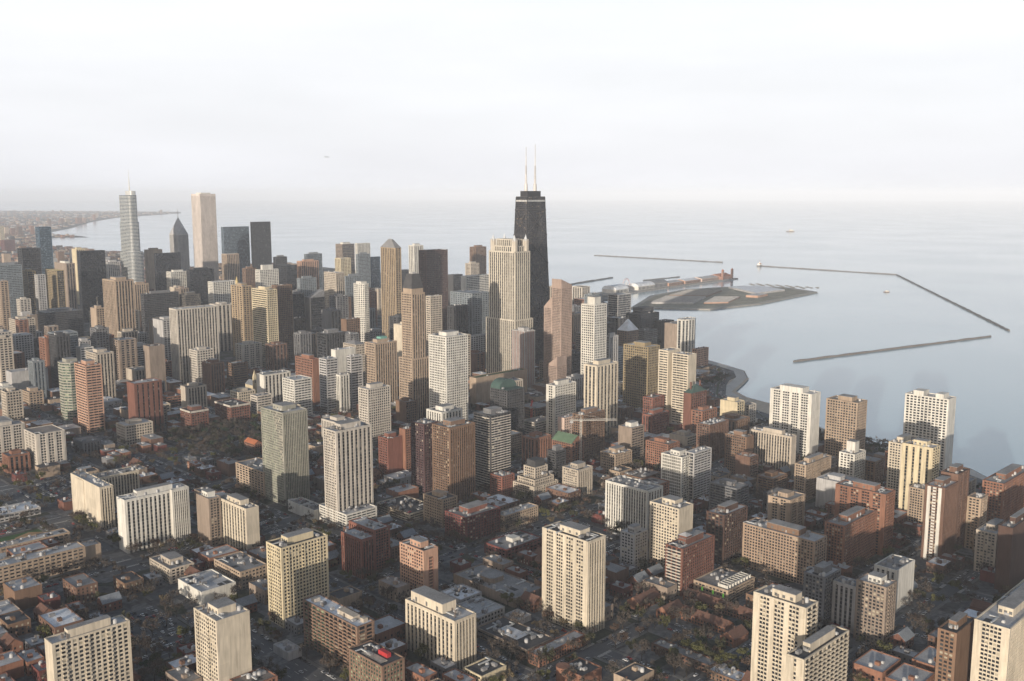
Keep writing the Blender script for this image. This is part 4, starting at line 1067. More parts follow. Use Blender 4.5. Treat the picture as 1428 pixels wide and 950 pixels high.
def chevron_tower():
    x, y, w, l = 1518, 3071, 36, 60
    root = empty('chevron_skyscraper', (x + w / 2, y + l / 2, 0), 'grey stone tower ending in a pointed chevron roof with a needle', 'skyscraper')
    FOOT.append((x, x + w, y, y + l)); ANCH.append(('chevron tower', x + w / 2, y + l / 2, 300))
    a, b = w / 2, l / 2
    dress(root, rect(-a, a, -b, b), 0, 215, ['v3', 'v3', 'v3', 'v3'], 'grey')
    g = MB()
    z0, z1 = 216.1, 272
    # four sharp gables meeting in a pyramid
    b0 = len(g.v)
    g.v += [(-a, -b, z0), (a, -b, z0), (a, b, z0), (-a, b, z0), (0, -b, z0 + 24), (a, 0, z0 + 24), (0, b, z0 + 24), (-a, 0, z0 + 24), (0, 0, z1)]
    for q in ((0, 1, 4), (1, 2, 5), (2, 3, 6), (3, 0, 7), (0, 4, 8), (4, 1, 8), (1, 5, 8), (5, 2, 8), (2, 6, 8), (6, 3, 8), (3, 7, 8), (7, 0, 8)): g.f.append(q); g.m.append(0)
    g.f.append((3, 2, 1, 0)); g.m.append(0)
    g.build('chevron_roof', mat('chevron_stone', (.34,.34,.36), .5), root)
    s = MB(); s.bar((0, 0, z1 - 4), (0, 0, z1 + 30), 1.0, .2, 8); s.build('spire', wall('grey'), root)
chevron_tower()

def marble_shaft():
    x, y, w, l, h = 1780, 3412, 62, 66, 347
    root = empty('marble_skyscraper', (x + w / 2, y + l / 2, 0), 'plain white square shaft of fine vertical piers at the left skyline', 'skyscraper')
    FOOT.append((x, x + w, y, y + l)); ANCH.append(('white marble shaft', x + w / 2, y + l / 2, h))
    a, b = w / 2, l / 2
    core = MB(); core.prism(rect(-a, a, -b, b), 0, h); core.build('glazing', G_DARK, root)
    p = MB()
    for fr, L in frames(rect(-a, a, -b, b)):
        n = 16
        for i in range(n + 1):
            u = L * i / n; p.obox(fr, max(0, u - 1.15), min(L, u + 1.15), 0, 1.0, 0, h)
        p.obox(fr, 0, L, 0, .8, h - 7, h)
    p.build('wall', wall('marble'), root)
    r = MB(); r.box(-a, a, -b, b, h + .01, h + .8); r.build('roof', roofm('pale'), root)
    small_box(root, 'roof_house', -a * .6, a * .6, -b * .6, b * .6, h + .81, h + 5, wall('white'))
marble_shaft()

def sloped_granite_tower():
    root = empty('granite_skyscraper', (1272, 1158, 0), 'pink brown granite tower with steep sloped roofs beside the black braced tower', 'skyscraper')
    FOOT.append((1259, 1286, 1138, 1180)); ANCH.append(('sloped granite tower', 1272, 1158, 195))
    X0, X1, Y0, Y1 = -13, 14, -20, 21
    def wedge(x0, x1, y0, y1, z0, za, zb, nm):
        g = MB(); g.quad8([(x0, y0, z0), (x1, y0, z0), (x1, y1, z0), (x0, y1, z0), (x0, y0, za), (x1, y0, zb), (x1, y1, zb), (x0, y1, za)])
        return g.build(nm, wall('granite'), root)
    def wedge_y(x0, x1, y0, y1, z0, za, zb, nm):
        g = MB(); g.quad8([(x0, y0, z0), (x1, y0, z0), (x1, y1, z0), (x0, y1, z0), (x0, y0, za), (x1, y0, za), (x1, y1, zb), (x0, y1, zb)])
        return g.build(nm, wall('granite'), root)
    ym = Y0 + 22
    dress(root, rect(X0, X1, Y0, ym), 0, 184, ['g2', 'g2', 'g2', 'g2'], 'granite', names=('main_wall', 'main_glazing', 'roof'))
    wedge(X0 - .3, X1 + .3, Y0 - .3, ym + .3, 185.01, 200, 189, 'main_sloped_top')
    dress(root, rect(X0 + .5, X1 - .5, ym + .8, Y1), 0, 148, ['b', 'g2', 'g2', 'g2'], 'granite', names=('shoulder_wall', 'shoulder_glazing', 'roof'))
    wedge_y(X0 + .2, X1 - .2, ym + .8, Y1 + .3, 149.01, 168, 150, 'shoulder_sloped_top')
    dress(root, rect(X0 - 34, X0 - 10, Y0 - 22, Y0 - 3), 0, 54, ['g2'] * 4, 'granite', names=('low_wall', 'low_glazing', 'roof'))
    wedge_y(X0 - 34.3, X0 - 9.7, Y0 - 22.3, Y0 - 2.7, 55.01, 71, 57, 'low_sloped_top')
    FOOT.append((1225, 1250, 1116, 1136))
sloped_granite_tower()

def spired_temple():
    p = (1345, 2395)
    root = empty('spired_tower', (*p, 0), 'slim stone tower ending in a gold lit pointed spire amid dark blocks', 'tower')
    FOOT.append((p[0] - 12, p[0] + 12, p[1] - 12, p[1] + 12)); ANCH.append(('gold spired tower', *p, 130))
    dress(root, rect(-11, 11, -11, 11), 0, 86, ['v3'] * 4, 'stone', roof='pale')
    m = MB(); m.prism(octa(-7, 7, -7, 7), 86.2, 100); m.build('drum', wall('stone'), root)
    m = MB(); m.cone(octa(-7.5, 7.5, -7.5, 7.5), 100.1, (0, 0, 128)); m.build('spire', mat('gold_stone', (.5,.38,.16), .5), root)
spired_temple()

def stone_church(px, py, label, s=1.):
    root = empty('church', (px, py, 0), label, 'church')
    FOOT.append((px - 10, px + 10, py - 8, py + 30)); ANCH.append((label.split(',')[0], px, py, 30))
    w = wall('ycream'); m = MB(); m.box(-8, 8, 0, 28, 0, 13 * s); m.build('nave_wall', w, root)
    gable(root, -8, 8, 0, 28, 13 * s, 7, True, roofm('slate'), w)
    for sx in (-1, 1):
        t = MB(); t.box(sx * 7 - 2.6, sx * 7 + 2.6, -5, -.01, 0, 26 * s); o = t.build('bell_tower', w, root)
        c = MB(); c.cone(rect(sx * 7 - 2.8, sx * 7 + 2.8, -5.2, .2), 26 * s + .01, (sx * 7, -2.5, 38 * s)); c.build('spire', w if sx < 0 else roofm('slate'), o)
        g = MB(); g.box(sx * 7 - .8, sx * 7 + .8, -5.08, -5.02, 18 * s, 23 * s); g.build('belfry_window', G_BLACK, o)
    g = MB(); g.box(-1.6, 1.6, -.08, -.02, 5, 11); g.build('rose_window', G_BLACK, root)
stone_church(880, 1510, 'yellow stone church, twin bell towers lit gold among trees', 1.15)
stone_church(716, 1020, 'grey roofed stone church, behind the green glass tower beside the pale beige tower', .8)

def crane(px, py, h, jib, ang, label, colr):
    root = empty('tower_crane', (px, py, 0), label, 'crane', rz=ang)
    m = MB()
    for sx, sy in ((-1, -1), (1, -1), (1, 1), (-1, 1)): m.bar((sx, sy, 0), (sx, sy, h), .22)
    for i in range(int(h / 4)):
        z = i * 4
        m.bar((-1, -1, z), (1, -1, z + 4), .14); m.bar((-1, 1, z), (-1, -1, z + 4), .14); m.bar((1, -1, z), (1, 1, z + 4), .14); m.bar((1, 1, z), (-1, 1, z + 4), .14)
    m.build('mast', colr, root)
    m = MB()
    for dy, dz in ((-1, 0), (1, 0), (0, 1.8)): m.bar((-14, dy, h + 1 + dz), (jib, dy, h + 1 + dz), .2)
    n = int(jib / 3)
    for i in range(-4, n):
        x = i * 3; m.bar((x, -1, h + 1), (x + 1.5, 0, h + 2.8), .15); m.bar((x + 1.5, 0, h + 2.8), (x + 3, 1, h + 1), .15); m.bar((x, 1, h + 1), (x + 3, -1, h + 1), .15)
    m.build('jib', colr, root)
    small_box(root, 'counterweight', -14, -10, -1.6, 1.6, h - 2, h + .5, wall('grey'))
    small_box(root, 'cab', -1.2, 1.8, 1.2, 3.2, h - 1, h + 1.6, wall('white'))
    t = MB(); t.bar((0, 0, h + 2.8), (0, 0, h + 9), .5, .2); t.bar((0, 0, h + 8.8), (jib * .7, 0, h + 3), .1); t.bar((0, 0, h + 8.8), (-12, 0, h + 3), .1); t.build('tie_bar', colr, root)
crane(918, 795, 62, 46, math.radians(-42), 'white tower crane in front of the brown brick tower', mat('crane_white', (.5,.48,.45), .5))
crane(1010, 890 + 80, 42, 24, math.radians(40), 'red tower crane standing left of the black grid tower', mat('crane_red', (.55,.05,.03), .5))

# ------------------------------------------------------------------ lake: breakwaters, pier, plant, boats
STONE = mat('rubble', (.16,.15,.145), .95, .4, .3, False)
def breakwater(pts, wd, hh, label, cat='breakwater'):
    mb = MB(); rnd = random.Random(label)
    P = []
    wd *= .55; hh *= .75
    for (x0, y0), (x1, y1) in zip(pts, pts[1:]):
        n = max(2, int(math.hypot(x1 - x0, y1 - y0) / 22))
        for i in range(n): P.append((x0 + (x1 - x0) * i / n, y0 + (y1 - y0) * i / n))
    P.append(pts[-1]); prev = None; cx, cy = P[0]
    for i, p in enumerate(P):
        a, b = P[max(0, i - 1)], P[min(len(P) - 1, i + 1)]; dx, dy = b[0] - a[0], b[1] - a[1]; L = math.hypot(dx, dy); nx, ny = -dy / L, dx / L
        w2 = wd / 2 * rnd.uniform(.6, 1.4); hz = hh * rnd.uniform(.6, 1.35); k = len(mb.v)
        for d, z in ((-w2, -3), (-w2 * .55, hz), (w2 * .55, hz), (w2, -3)): mb.v.append((p[0] + nx * d - cx, p[1] + ny * d - cy, z))
        if i:
            for q in range(3): mb.f.append((k - 4 + q, k - 3 + q, k + 1 + q, k + q)); mb.m.append(0)
    mb.f += [(0, 1, 2, 3), tuple(len(mb.v) - 1 - i for i in range(4))]; mb.m += [0, 0]
    o = mb.build('breakwater', STONE, None, (cx, cy, 0)); tag(o, label, cat, 'breakwaters of the harbour')
breakwater([(4339, 3668), (4349, 2815)], 16, 3.2, 'farthest thin breakwater line above the pier, left of the lighthouse')
breakwater([(4257, 2533), (4211, 1841), (2668, 864)], 14, 3.0, 'long bent breakwater running from the lighthouse to the right')
breakwater([(1849, 1016), (2526, 860)], 11, 2.6, 'nearest straight breakwater lying alone in the open lake')
breakwater([(2800, 2520), (3219, 2621)], 20, 3.5, 'dark jetty behind the ferris wheel', 'jetty')
breakwater([(3199, 2443), (3449, 2442)], 10, 2.5, 'short thin jetty just behind the pier sheds', 'jetty')

def lighthouse():
    root = empty('lighthouse', (4250, 2540, 0), 'small white lighthouse with pinkish base at the breakwater end', 'lighthouse')
    w = mat('light_white', (.75,.72,.68), .6)
    m = MB(); m.box(-12, 12, -9, 9, -3, 4); m.build('stone_base', STONE, root)
    m = MB(); m.box(-9, 9, -6, 6, 4.01, 11); m.build('keeper_house', w, root)
    gable(root, -9, 9, -6, 6, 11, 3.5, False, roofm('clay'), w)
    m = MB(); m.bar((0, 0, 4.1), (0, 0, 22), 3.2, 2.4, 12); t = m.build('tower', w, root)
    m = MB(); m.bar((0, 0, 22.02), (0, 0, 25), 1.8, 1.8, 10); m.build('lamp_room', G_DARK, t)
    m = MB(); m.cone([(2.3 * math.cos(i * math.pi / 6), 2.3 * math.sin(i * math.pi / 6)) for i in range(12)], 25.02, (0, 0, 28)); m.build('cap', roofm('red'), t)
lighthouse()

# pier
PX, PY, PA = 2640.0, 2140.0, math.atan2(75, 905)
pier = empty('leisure_pier', (PX, PY, 0), 'long pier with pale sheds reaching into the lake', 'pier', rz=PA)
m = MB(); m.box(0, 905, 0, 95, -4, 2.2); m.build('deck', mat('pier_deck', (.30,.285,.27), .9, .2, .05, False), pier)
m = MB()
for i in range(46): m.box(i * 20 + 1, i * 20 + 2, -.6, -.02, -3, 2.1)
m.build('fender_posts', wall('brown3'), pier)
def local(u, v): return (PX + u * math.cos(PA) - v * math.sin(PA), PY + u * math.sin(PA) + v * math.cos(PA))
def shed(u0, u1, v0, v1, h, label, col, rf, arch=False):
    p = local((u0 + u1) / 2, (v0 + v1) / 2)
    root = empty('pier_shed', (*p, 2.2), label, 'pier shed', 'sheds on the pier', PA)
    a, b = (u1 - u0) / 2, (v1 - v0) / 2
    m = MB(); m.box(-a, a, -b, b, 0, h); m.build('wall', wall(col), root)
    if arch:
        m = MB(); n = 10
        P = [(-b * math.cos(math.pi * i / n) * 1.02, h + .02 + math.sin(math.pi * i / n) * b * .45) for i in range(n + 1)]
        k = len(m.v); m.v += [(-a - .5, y, z) for y, z in P] + [(a + .5, y, z) for y, z in P]
        for i in range(n): m.f.append((k + i, k + i + 1, k + n + 2 + i, k + n + 1 + i)); m.m.append(0)
        m.f += [tuple(range(k, k + n + 1)), tuple(range(k + n + 1, k + 2 * n + 2))]; m.m += [0, 0]
        m.build('vaulted_roof', roofm(rf), root)
    else: gable(root, -a, a, -b, b, h, 5, False, roofm(rf), wall(col))
    m = MB()
    for i in range(int(2 * a / 9)): m.box(-a + 3 + i * 9, -a + 8 + i * 9, -b - .1, -b - .02, 1, h - 2)
    m.build('shed_doors', G_DARK, root)
shed(40, 118, 20, 80, 13, 'wide white vaulted hall nearest the shore end of the pier', 'white', 'white', True)
shed(190, 300, 25, 75, 13, 'white vaulted hall just right of the ferris wheel', 'white', 'white', True)
shed(305, 395, 30, 75, 15, 'grey glass roofed hall in the middle of the pier', 'grey', 'grey', True)
shed(400, 500, 25, 78, 12, 'pale pink shed with orange end walls, third from the pier tip', 'pink', 'pale')
shed(520, 630, 25, 78, 12, 'pale pink shed, second from the pier tip', 'pink', 'white')
shed(650, 780, 25, 78, 12, 'pale pink shed nearest the pier tip', 'pinkw', 'pale')
def headhouse():
    p = local(838, 48); root = empty('pier_head_house', (*p, 2.2), 'red brick hall with twin towers at the tip of the pier', 'hall', rz=PA)
    w = mat('pier_brick', (.30,.17,.13), .85)
    m = MB(); m.box(-48, 48, -30, 30, 0, 11); m.build('wall', w, root)
    gable(root, -48, 48, -30, 30, 11, 10, False, roofm('clay'), w)
    for sx in (-1, 1):
        m = MB(); m.box(sx * 40 - 5, sx * 40 + 5, -37, -30.1, 0, 36); t = m.build('tower', w, root)
        m = MB(); m.cone(rect(sx * 40 - 5.5, sx * 40 + 5.5, -37.5, -29.6), 36.01, (sx * 40, -33.5, 43)); m.build('tower_cap', roofm('clay'), t)
    m = MB(); m.bar((52, 0, 0), (52, 0, 14), 20, 20, 20); m.build('round_end', wall('tan'), root)
headhouse()
def wheel():
    p = local(148, 50); R_ = 21
    root = empty('ferris_wheel', (*p, 2.2), 'white ferris wheel standing on the pier', 'ferris wheel', rz=PA)
    w = mat('wheel_white', (.7,.7,.72), .4); c = R_ + 3
    m = MB(); n = 32
    for y in (-1.6, 1.6):
        for i in range(n):
            a, b = 2 * math.pi * i / n, 2 * math.pi * (i + 1) / n
            m.bar((R_ * math.cos(a), y, c + R_ * math.sin(a)), (R_ * math.cos(b), y, c + R_ * math.sin(b)), .45)
    m.build('rim', w, root)
    m = MB()
    for i in range(16):
        a = 2 * math.pi * i / 16
        for y in (-1.6, 1.6): m.bar((0, y, c), (R_ * math.cos(a), y, c + R_ * math.sin(a)), .22)
    m.build('spokes', w, root)
    m = MB()
    for y in (-4, 4):
        for x in (-11, 11): m.bar((x, y, 0), (0, y * .5, c), .6)
    m.bar((0, -3, c), (0, 3, c), 1.3, 1.3, 10); m.build('support', w, root)
    gm = MB(); gm.box(-1.3, 1.3, -1.2, 1.2, -3, -.3); gme = gm.mesh('gondola', mat('gondola_red', (.4,.1,.1), .5))
    for i in range(16):
        a = 2 * math.pi * i / 16; link('gondola', gme, root, (R_ * math.cos(a), 0, c + R_ * math.sin(a)))
wheel()

# water works on its own square island
PL = [(2376, 1860), (2515, 1667), (2762, 1640), (3235, 1696), (3309, 1851), (3253, 2010), (2984, 2085), (2703, 2035)]
m = MB(); m.prism(PL, -4, 2.5); o = m.build('filtration_island', mat('island_stone', (.27,.255,.235), .9, .3, .04, False)); o['kind'] = 'structure'
cxp, cyp = 2850, 1850
inn = [(cxp + (x - cxp) * .94, cyp + (y - cyp) * .92) for x, y in PL]
sheet('island_lawn', inn, 2.51, mat('lawn', (.20,.19,.145), .95, .5, .012, False))
def flat_hall(pts, h, label, col, rf, z=2.55, ribs=0):
    cx = sum(p[0] for p in pts) / len(pts); cy = sum(p[1] for p in pts) / len(pts)
    root = empty('filter_hall', (cx, cy, z), label, 'water works hall', 'halls of the water works')
    q = [(x - cx, y - cy) for x, y in pts]
    m = MB(); m.prism(q, 0, h); m.build('wall', wall(col), root)
    m = MB(); m.prism([(x * .99, y * .99) for x, y in q], h + .01, h + .3); m.build('roof', roofm(rf), root)
    if ribs:
        m = MB()
        for i in range(ribs):
            t = (i + .5) / ribs; a = [q[0][k] + (q[1][k] - q[0][k]) * t for k in (0, 1)]; b = [q[3][k] + (q[2][k] - q[3][k]) * t for k in (0, 1)]
            m.bar((a[0], a[1], h + .6), (b[0], b[1], h + .6), 1.6)
        m.build('roof_ribs', roofm('gravel'), root)
flat_hall([(3119, 1990), (3245, 1940), (3174, 1790), (2991, 1797)], 6, 'broad white flat roof at the tip of the water works island', 'grey', 'white')
flat_hall([(2500, 1880), (2700, 1965), (2780, 1860), (2590, 1780)], 5, 'grey ribbed filter beds nearest the shore on the island', 'grey', 'pale', ribs=9)
flat_hall([(2730, 1975), (2930, 2035), (3000, 1940), (2800, 1870)], 5, 'brown ribbed filter beds behind the white flat roof', 'brown', 'taupe', ribs=9)
flat_hall([(2620, 1760), (2800, 1840), (2860, 1780), (2690, 1715)], 4, 'pale ribbed filter beds along the near edge of the island', 'pink', 'pale', ribs=8)
flat_hall([(2890, 1775), (2975, 1785), (2980, 1745), (2900, 1735)], 7, 'low pinkish brick pump house in the island lawn', 'pink', 'pale')

def boat(p, L, rz, label):
    root = empty('boat', (*p, -1.6), label, 'boat', rz=rz)
    m = MB(); a = L / 2; b = L * .16
    q = [(-a, -b), (a * .5, -b), (a, 0), (a * .5, b), (-a, b)]
    m.prism([(x * .92, y * .8) for x, y in q], -.8, L * .09, top=q); m.build('hull', wall('brown'), root)
    m = MB(); m.box(-a * .7, a * .3, -b * .7, b * .7, L * .09 + .01, L * .22); c = m.build('cabin', wall('white'), root)
    m = MB(); m.box(-a * .2, a * .2, -b * .5, b * .5, L * .22 + .01, L * .3); m.build('wheelhouse', wall('white'), c)
    m = MB(); m.bar((-a * .3, 0, L * .2), (-a * .3, 0, L * .42), .25, .1); m.build('mast', wall('grey'), root)
boat((3433, 1534), 24, 2.5, 'white boat crossing the water inside the breakwaters')
boat((8446, 4734), 80, 2.3, 'far small ship near the horizon above the lighthouse')

def airplane():
    d = 3200.0; a = (456 - 714) / F; b = (475 - 219) / F
    cp, sp = math.cos(PIT), math.sin(PIT); fw = cp + b * sp; u = -sp + b * cp; s, c = math.sin(YAW), math.cos(YAW)
    p = ((a * c + fw * s) * d, (-a * s + fw * c) * d, H + u * d)
    root = empty('airplane', p, 'tiny grey aeroplane flying in the pale sky', 'aeroplane', rz=-.6)
    g = mat('plane_grey', (.35,.36,.38), .5)
    m = MB(); m.prism([(.9 * math.cos(i * math.pi / 5), .9 * math.sin(i * math.pi / 5)) for i in range(10)], -.01, .01); 
    f = MB(); f.bar((-8, 0, 0), (5, 0, 0), .9, 1.0, 10); f.bar((5, 0, 0), (8, 0, -.1), 1.0, .2, 10); f.build('fuselage', g, root)
    w = MB()
    for sy in (-1, 1): w.quad8([(-1, sy * .8, -.3), (2, sy * .8, -.3), (0, sy * 8, .2), (-1.4, sy * 8, .2), (-1, sy * .8, -.05), (2, sy * .8, -.05), (0, sy * 8, .35), (-1.4, sy * 8, .35)])
    w.build('wing', g, root)
    t = MB(); t.quad8([(-8, -.1, .4), (-6.2, -.1, .4), (-7.2, -.1, 3), (-8.2, -.1, 3), (-8, .1, .4), (-6.2, .1, .4), (-7.2, .1, 3), (-8.2, .1, 3)]); t.build('tail_fin', g, root)
airplane()

# ------------------------------------------------------------------ streets
def hit(x0, x1, y0, y1, pad=0.):
    for a, b, c, d in FOOT:
        if x0 < b + pad and x1 > a - pad and y0 < d + pad and y1 > c - pad: return True
    return False
def inside(p, poly):
    x, y = p; r = False; n = len(poly)
    for i in range(n):
        (x0, y0), (x1, y1) = poly[i], poly[i - 1]
        if (y0 > y) != (y1 > y) and x < (x1 - x0) * (y - y0) / (y1 - y0) + x0: r = not r
    return r
def shore_ok(x, y, pad=26): return all(inside((x + dx, y + dy), LAND) for dx, dy in ((pad, 0), (pad, -pad), (0, -pad), (0, 0))) and not inside((x, y), BEACH)
def drive_dist(x, y): return min(math.hypot(x - a, y - b) for a, b in DRIVE)
YS = [(365, 30), (480, 15), (547, 16), (621, 13), (753, 17), (861, 12), (958, 12), (1045, 12), (1135, 14)]
XS = [(310, 12), (374, 12), (456, 13), (683, 13), (885, 14), (1060, 14), (1225, 13), (1390, 14), (1560, 14)]
ROADS = []                                              # x0,x1,y0,y1 of free road pieces
rd, pv, pt, kb = MB(), MB(), MB(), MB()
def on_road(x0, x1, y0, y1, pad=1.5):
    for a, b, c, d in ROADS:
        if x0 < b + pad and x1 > a - pad and y0 < d + pad and y1 > c - pad: return True
    return False
for cx, wd in YS:
    y = -100 if cx > 600 else 150
    while y < 1700:
        if not hit(cx - wd / 2, cx + wd / 2, y, y + 12) and shore_ok(cx, y): ROADS.append((cx - wd / 2, cx + wd / 2, y, y + 12))
        y += 12
ny_ = len(ROADS)
for cy, wd in XS:
    x = 150
    while x < 1250:
        if not hit(x, x + 12, cy - wd / 2, cy + wd / 2) and shore_ok(x, cy): ROADS.append((x, x + 12, cy - wd / 2, cy + wd / 2))
        x += 12
for i, (a, b, c, d) in enumerate(ROADS):
    z = .008 if i < ny_ else .012
    k = len(rd.v); rd.v += [(a, c, z), (b, c, z), (b, d, z), (a, d, z)]; rd.f.append((k, k + 1, k + 2, k + 3)); rd.m.append(0)
def cross_at(v, lst, pad): return any(abs(v - c) < w / 2 + pad for c, w in lst)
for i, (a, b, c, d) in enumerate(ROADS):
    if i < ny_:
        if cross_at((c + d) / 2, XS, 4): continue
        for x0, x1 in ((a - 2.8, a), (b, b + 2.8)):
            if not hit(x0, x1, c, d): pv.box(x0, x1, c, d, .002, .14)
        xm = (a + b) / 2; k = len(pt.v)
        pt.v += [(xm - .14, c + 2, .02), (xm + .14, c + 2, .02), (xm + .14, c + 8, .02), (xm - .14, c + 8, .02)]; pt.f.append((k, k + 1, k + 2, k + 3)); pt.m.append(0)
        if b - a > 20:
            for off in (-7, 7):
                k = len(pt.v); pt.v += [(xm + off - .12, c + 2, .02), (xm + off + .12, c + 2, .02), (xm + off + .12, c + 6, .02), (xm + off - .12, c + 6, .02)]; pt.f.append((k, k + 1, k + 2, k + 3)); pt.m.append(0)
    else:
        if cross_at((a + b) / 2, YS, 4): continue
        for y0, y1 in ((c - 2.8, c), (d, d + 2.8)):
            if not hit(a, b, y0, y1): pv.box(a, b, y0, y1, .002, .14)
        ym = (c + d) / 2; k = len(pt.v)
        pt.v += [(a + 2, ym - .14, .024), (a + 8, ym - .14, .024), (a + 8, ym + .14, .024), (a + 2, ym + .14, .024)]; pt.f.append((k, k + 1, k + 2, k + 3)); pt.m.append(0)
# zebra crossings
for cx, wx in YS:
    for cy, wy in XS:
        if any(a <= cx <= b and c <= cy <= d for a, b, c, d in ROADS):
            for s in (-1, 1):
                y = cy + s * (wy / 2 + 2); n = int(wx / 1.4)
                for i in range(n):
                    x = cx - wx / 2 + .6 + i * 1.4; k = len(pt.v)
                    pt.v += [(x, y - 1.4, .02), (x + .6, y - 1.4, .02), (x + .6, y + 1.4, .02), (x, y + 1.4, .02)]; pt.f.append((k, k + 1, k + 2, k + 3)); pt.m.append(0)
rd.build('street', ASPH)['kind'] = 'structure'
pv.build('pavement', PAVE)['kind'] = 'structure'
pt.build('road_markings', PAINT)['kind'] = 'structure'

# open places kept clear of houses: x0,x1,y0,y1
FIELD = (285, 352, 1000, 1045); sheet('sports_field', rect(*FIELD), .03, mat('field_grass', (.045, .10, .03), .95, .3, .05, False))
sheet('sand_infield', [(312, 1008), (350, 1006), (352, 1030), (336, 1042), (320, 1034)], .04, mat('infield', (.34, .22, .12), .95, .2, .05, False))
LOTS = [(392, 440, 1120, 1215), (386, 414, 835, 895), (420, 446, 790, 850), (508, 542, 720, 800), (575, 622, 885, 925), (524, 545, 628, 660), (700, 735, 640, 672), (690, 740, 560, 600)]
LOTS += [(300, 346, 690, 775), (300, 344, 1060, 1090), (508, 540, 850, 960)]
LOTS = [q for q in LOTS if not hit(*q, -3)]
for q in LOTS: sheet('parking_lot', rect(*q), .016, mat('lot_asphalt', (.10,.102,.108), .9, .35, .07, False))
PARK = [(600, 740, 1180, 1330), (640, 700, 1060, 1175), (470, 545, 300, 395), (575, 610, 300, 420), (380, 455, 350, 440), (280, 298, 640, 800), (1240, 1300, 560, 760), (1500, 1580, 900, 1010)]
KEEP = [FIELD] + LOTS
def blocked(x0, x1, y0, y1):
    for a, b, c, d in KEEP + PARK[:2]:
        if x0 < b and x1 > a and y0 < d and y1 > c: return True
    return False
def seen(x, y, z=0, m=25):
    px, py = proj(x, y, z); return -m < px < 1428 + m and 240 < py < 950 + m * 2

# ------------------------------------------------------------------ low houses between the towers
HP = []
rh = random.Random(3)
def house_proto(w, l, h, col, rf, gab):
    root = bpy.data.objects.new('low_rise_house', None); COL.objects.link(root)
    x0, x1, y0, y1 = -w / 2, w / 2, -l / 2, l / 2
    W_ = MB(); W_.box(x0, x1, y0, y1, 0, h)
    fs = frames(rect(x0, x1, y0, y1))
    if not gab:
        for fr, L in fs: W_.obox(fr, -.15, L + .15, -.3, .15, h + .002, h + .9)
    for fr, L in fs: W_.obox(fr, 0, L, .0, .1, h - .9, h - .5)
    W_.build('wall', wall(col), root)
    if gab: gable(root, x0, x1, y0, y1, h, min(w, l) * .4, l >= w, roofm(rf), wall(col))
    else:
        r = MB(); r.box(x0 + .3, x1 - .3, y0 + .3, y1 - .3, h + .004, h + .1); r.build('roof', roofm(rf), root)
        rooftop(root, x0, x1, y0, y1, h, rh, rh.choice((1, 2, 3)))
        small_box(root, 'stair_head', x0 + w * .3, x0 + w * .3 + 3, y0 + l * .3, y0 + l * .3 + 3.5, h + .1, h + 2.6, wall(col))
    small_box(root, 'chimney', x1 - 1.4, x1 - .5, y0 + l * .6, y0 + l * .6 + 1, h, h + (2 if not gab else min(w, l) * .4 + 1), wall('brick2'))
    n = max(2, round(h / 3.2))
    for fi in (0, 3):
        fr, L = fs[fi]; c = max(2, int(L / 3.6)); c = min(c, 5)
        for j in range(n):
            for i in range(c):
                u = L * (i + .5) / c; z = 1.9 + j * (h - 1.2) / n
                if z + 1 > h - 1: continue
                link('window', pane_mesh(1.3, 1.7, rh.choice((0, 0, 1, 2)), fr), root, (fr[0] + fr[2] * u, fr[1] + fr[3] * u, z))
    HP.append((root, w, l, h, col, rf, gab))
for spec in ((11, 19, 9, 'red2', 'gravel', 0), (12, 22, 10, 'orange', 'pale', 0), (14, 26, 12, 'taupe', 'gravel', 0), (17, 24, 11, 'brown', 'dark', 0), (20, 16, 9, 'brick2', 'white', 0), (24, 17, 13, 'tan', 'dark', 0),
    (11, 17, 8, 'dgrey', 'pale', 0), (30, 22, 12, 'orange', 'pale', 0), (18, 30, 15, 'brick2', 'gravel', 0), (12, 16, 8, 'orange', 'rust', 1), (16, 12, 8, 'red2', 'slate', 1), (22, 28, 17, 'brown', 'pale', 0), (26, 30, 10, 'taupe', 'pale', 0), (13, 15, 9, 'maroon', 'gravel', 0), (34, 24, 9, 'grey', 'pale', 0), (22, 34, 14, 'brick2', 'white', 0)):
    house_proto(*spec)
index_kids()
CN = dict(dgrey='dark grey', red2='red brick', orange='orange brick', tan='tan brick', brown='brown', brick2='dark brick', beige='beige', grey='grey', taupe='grey brown', maroon='maroon brick', white='white', cream='cream', char='dark grey', palec='pale')
RN = dict(gravel='grey', pale='pale', dark='dark', white='white', taupe='brown', rust='rust', slate='slate')
ITEMS = []                                              # things that still need a label: object, x, y, phrase
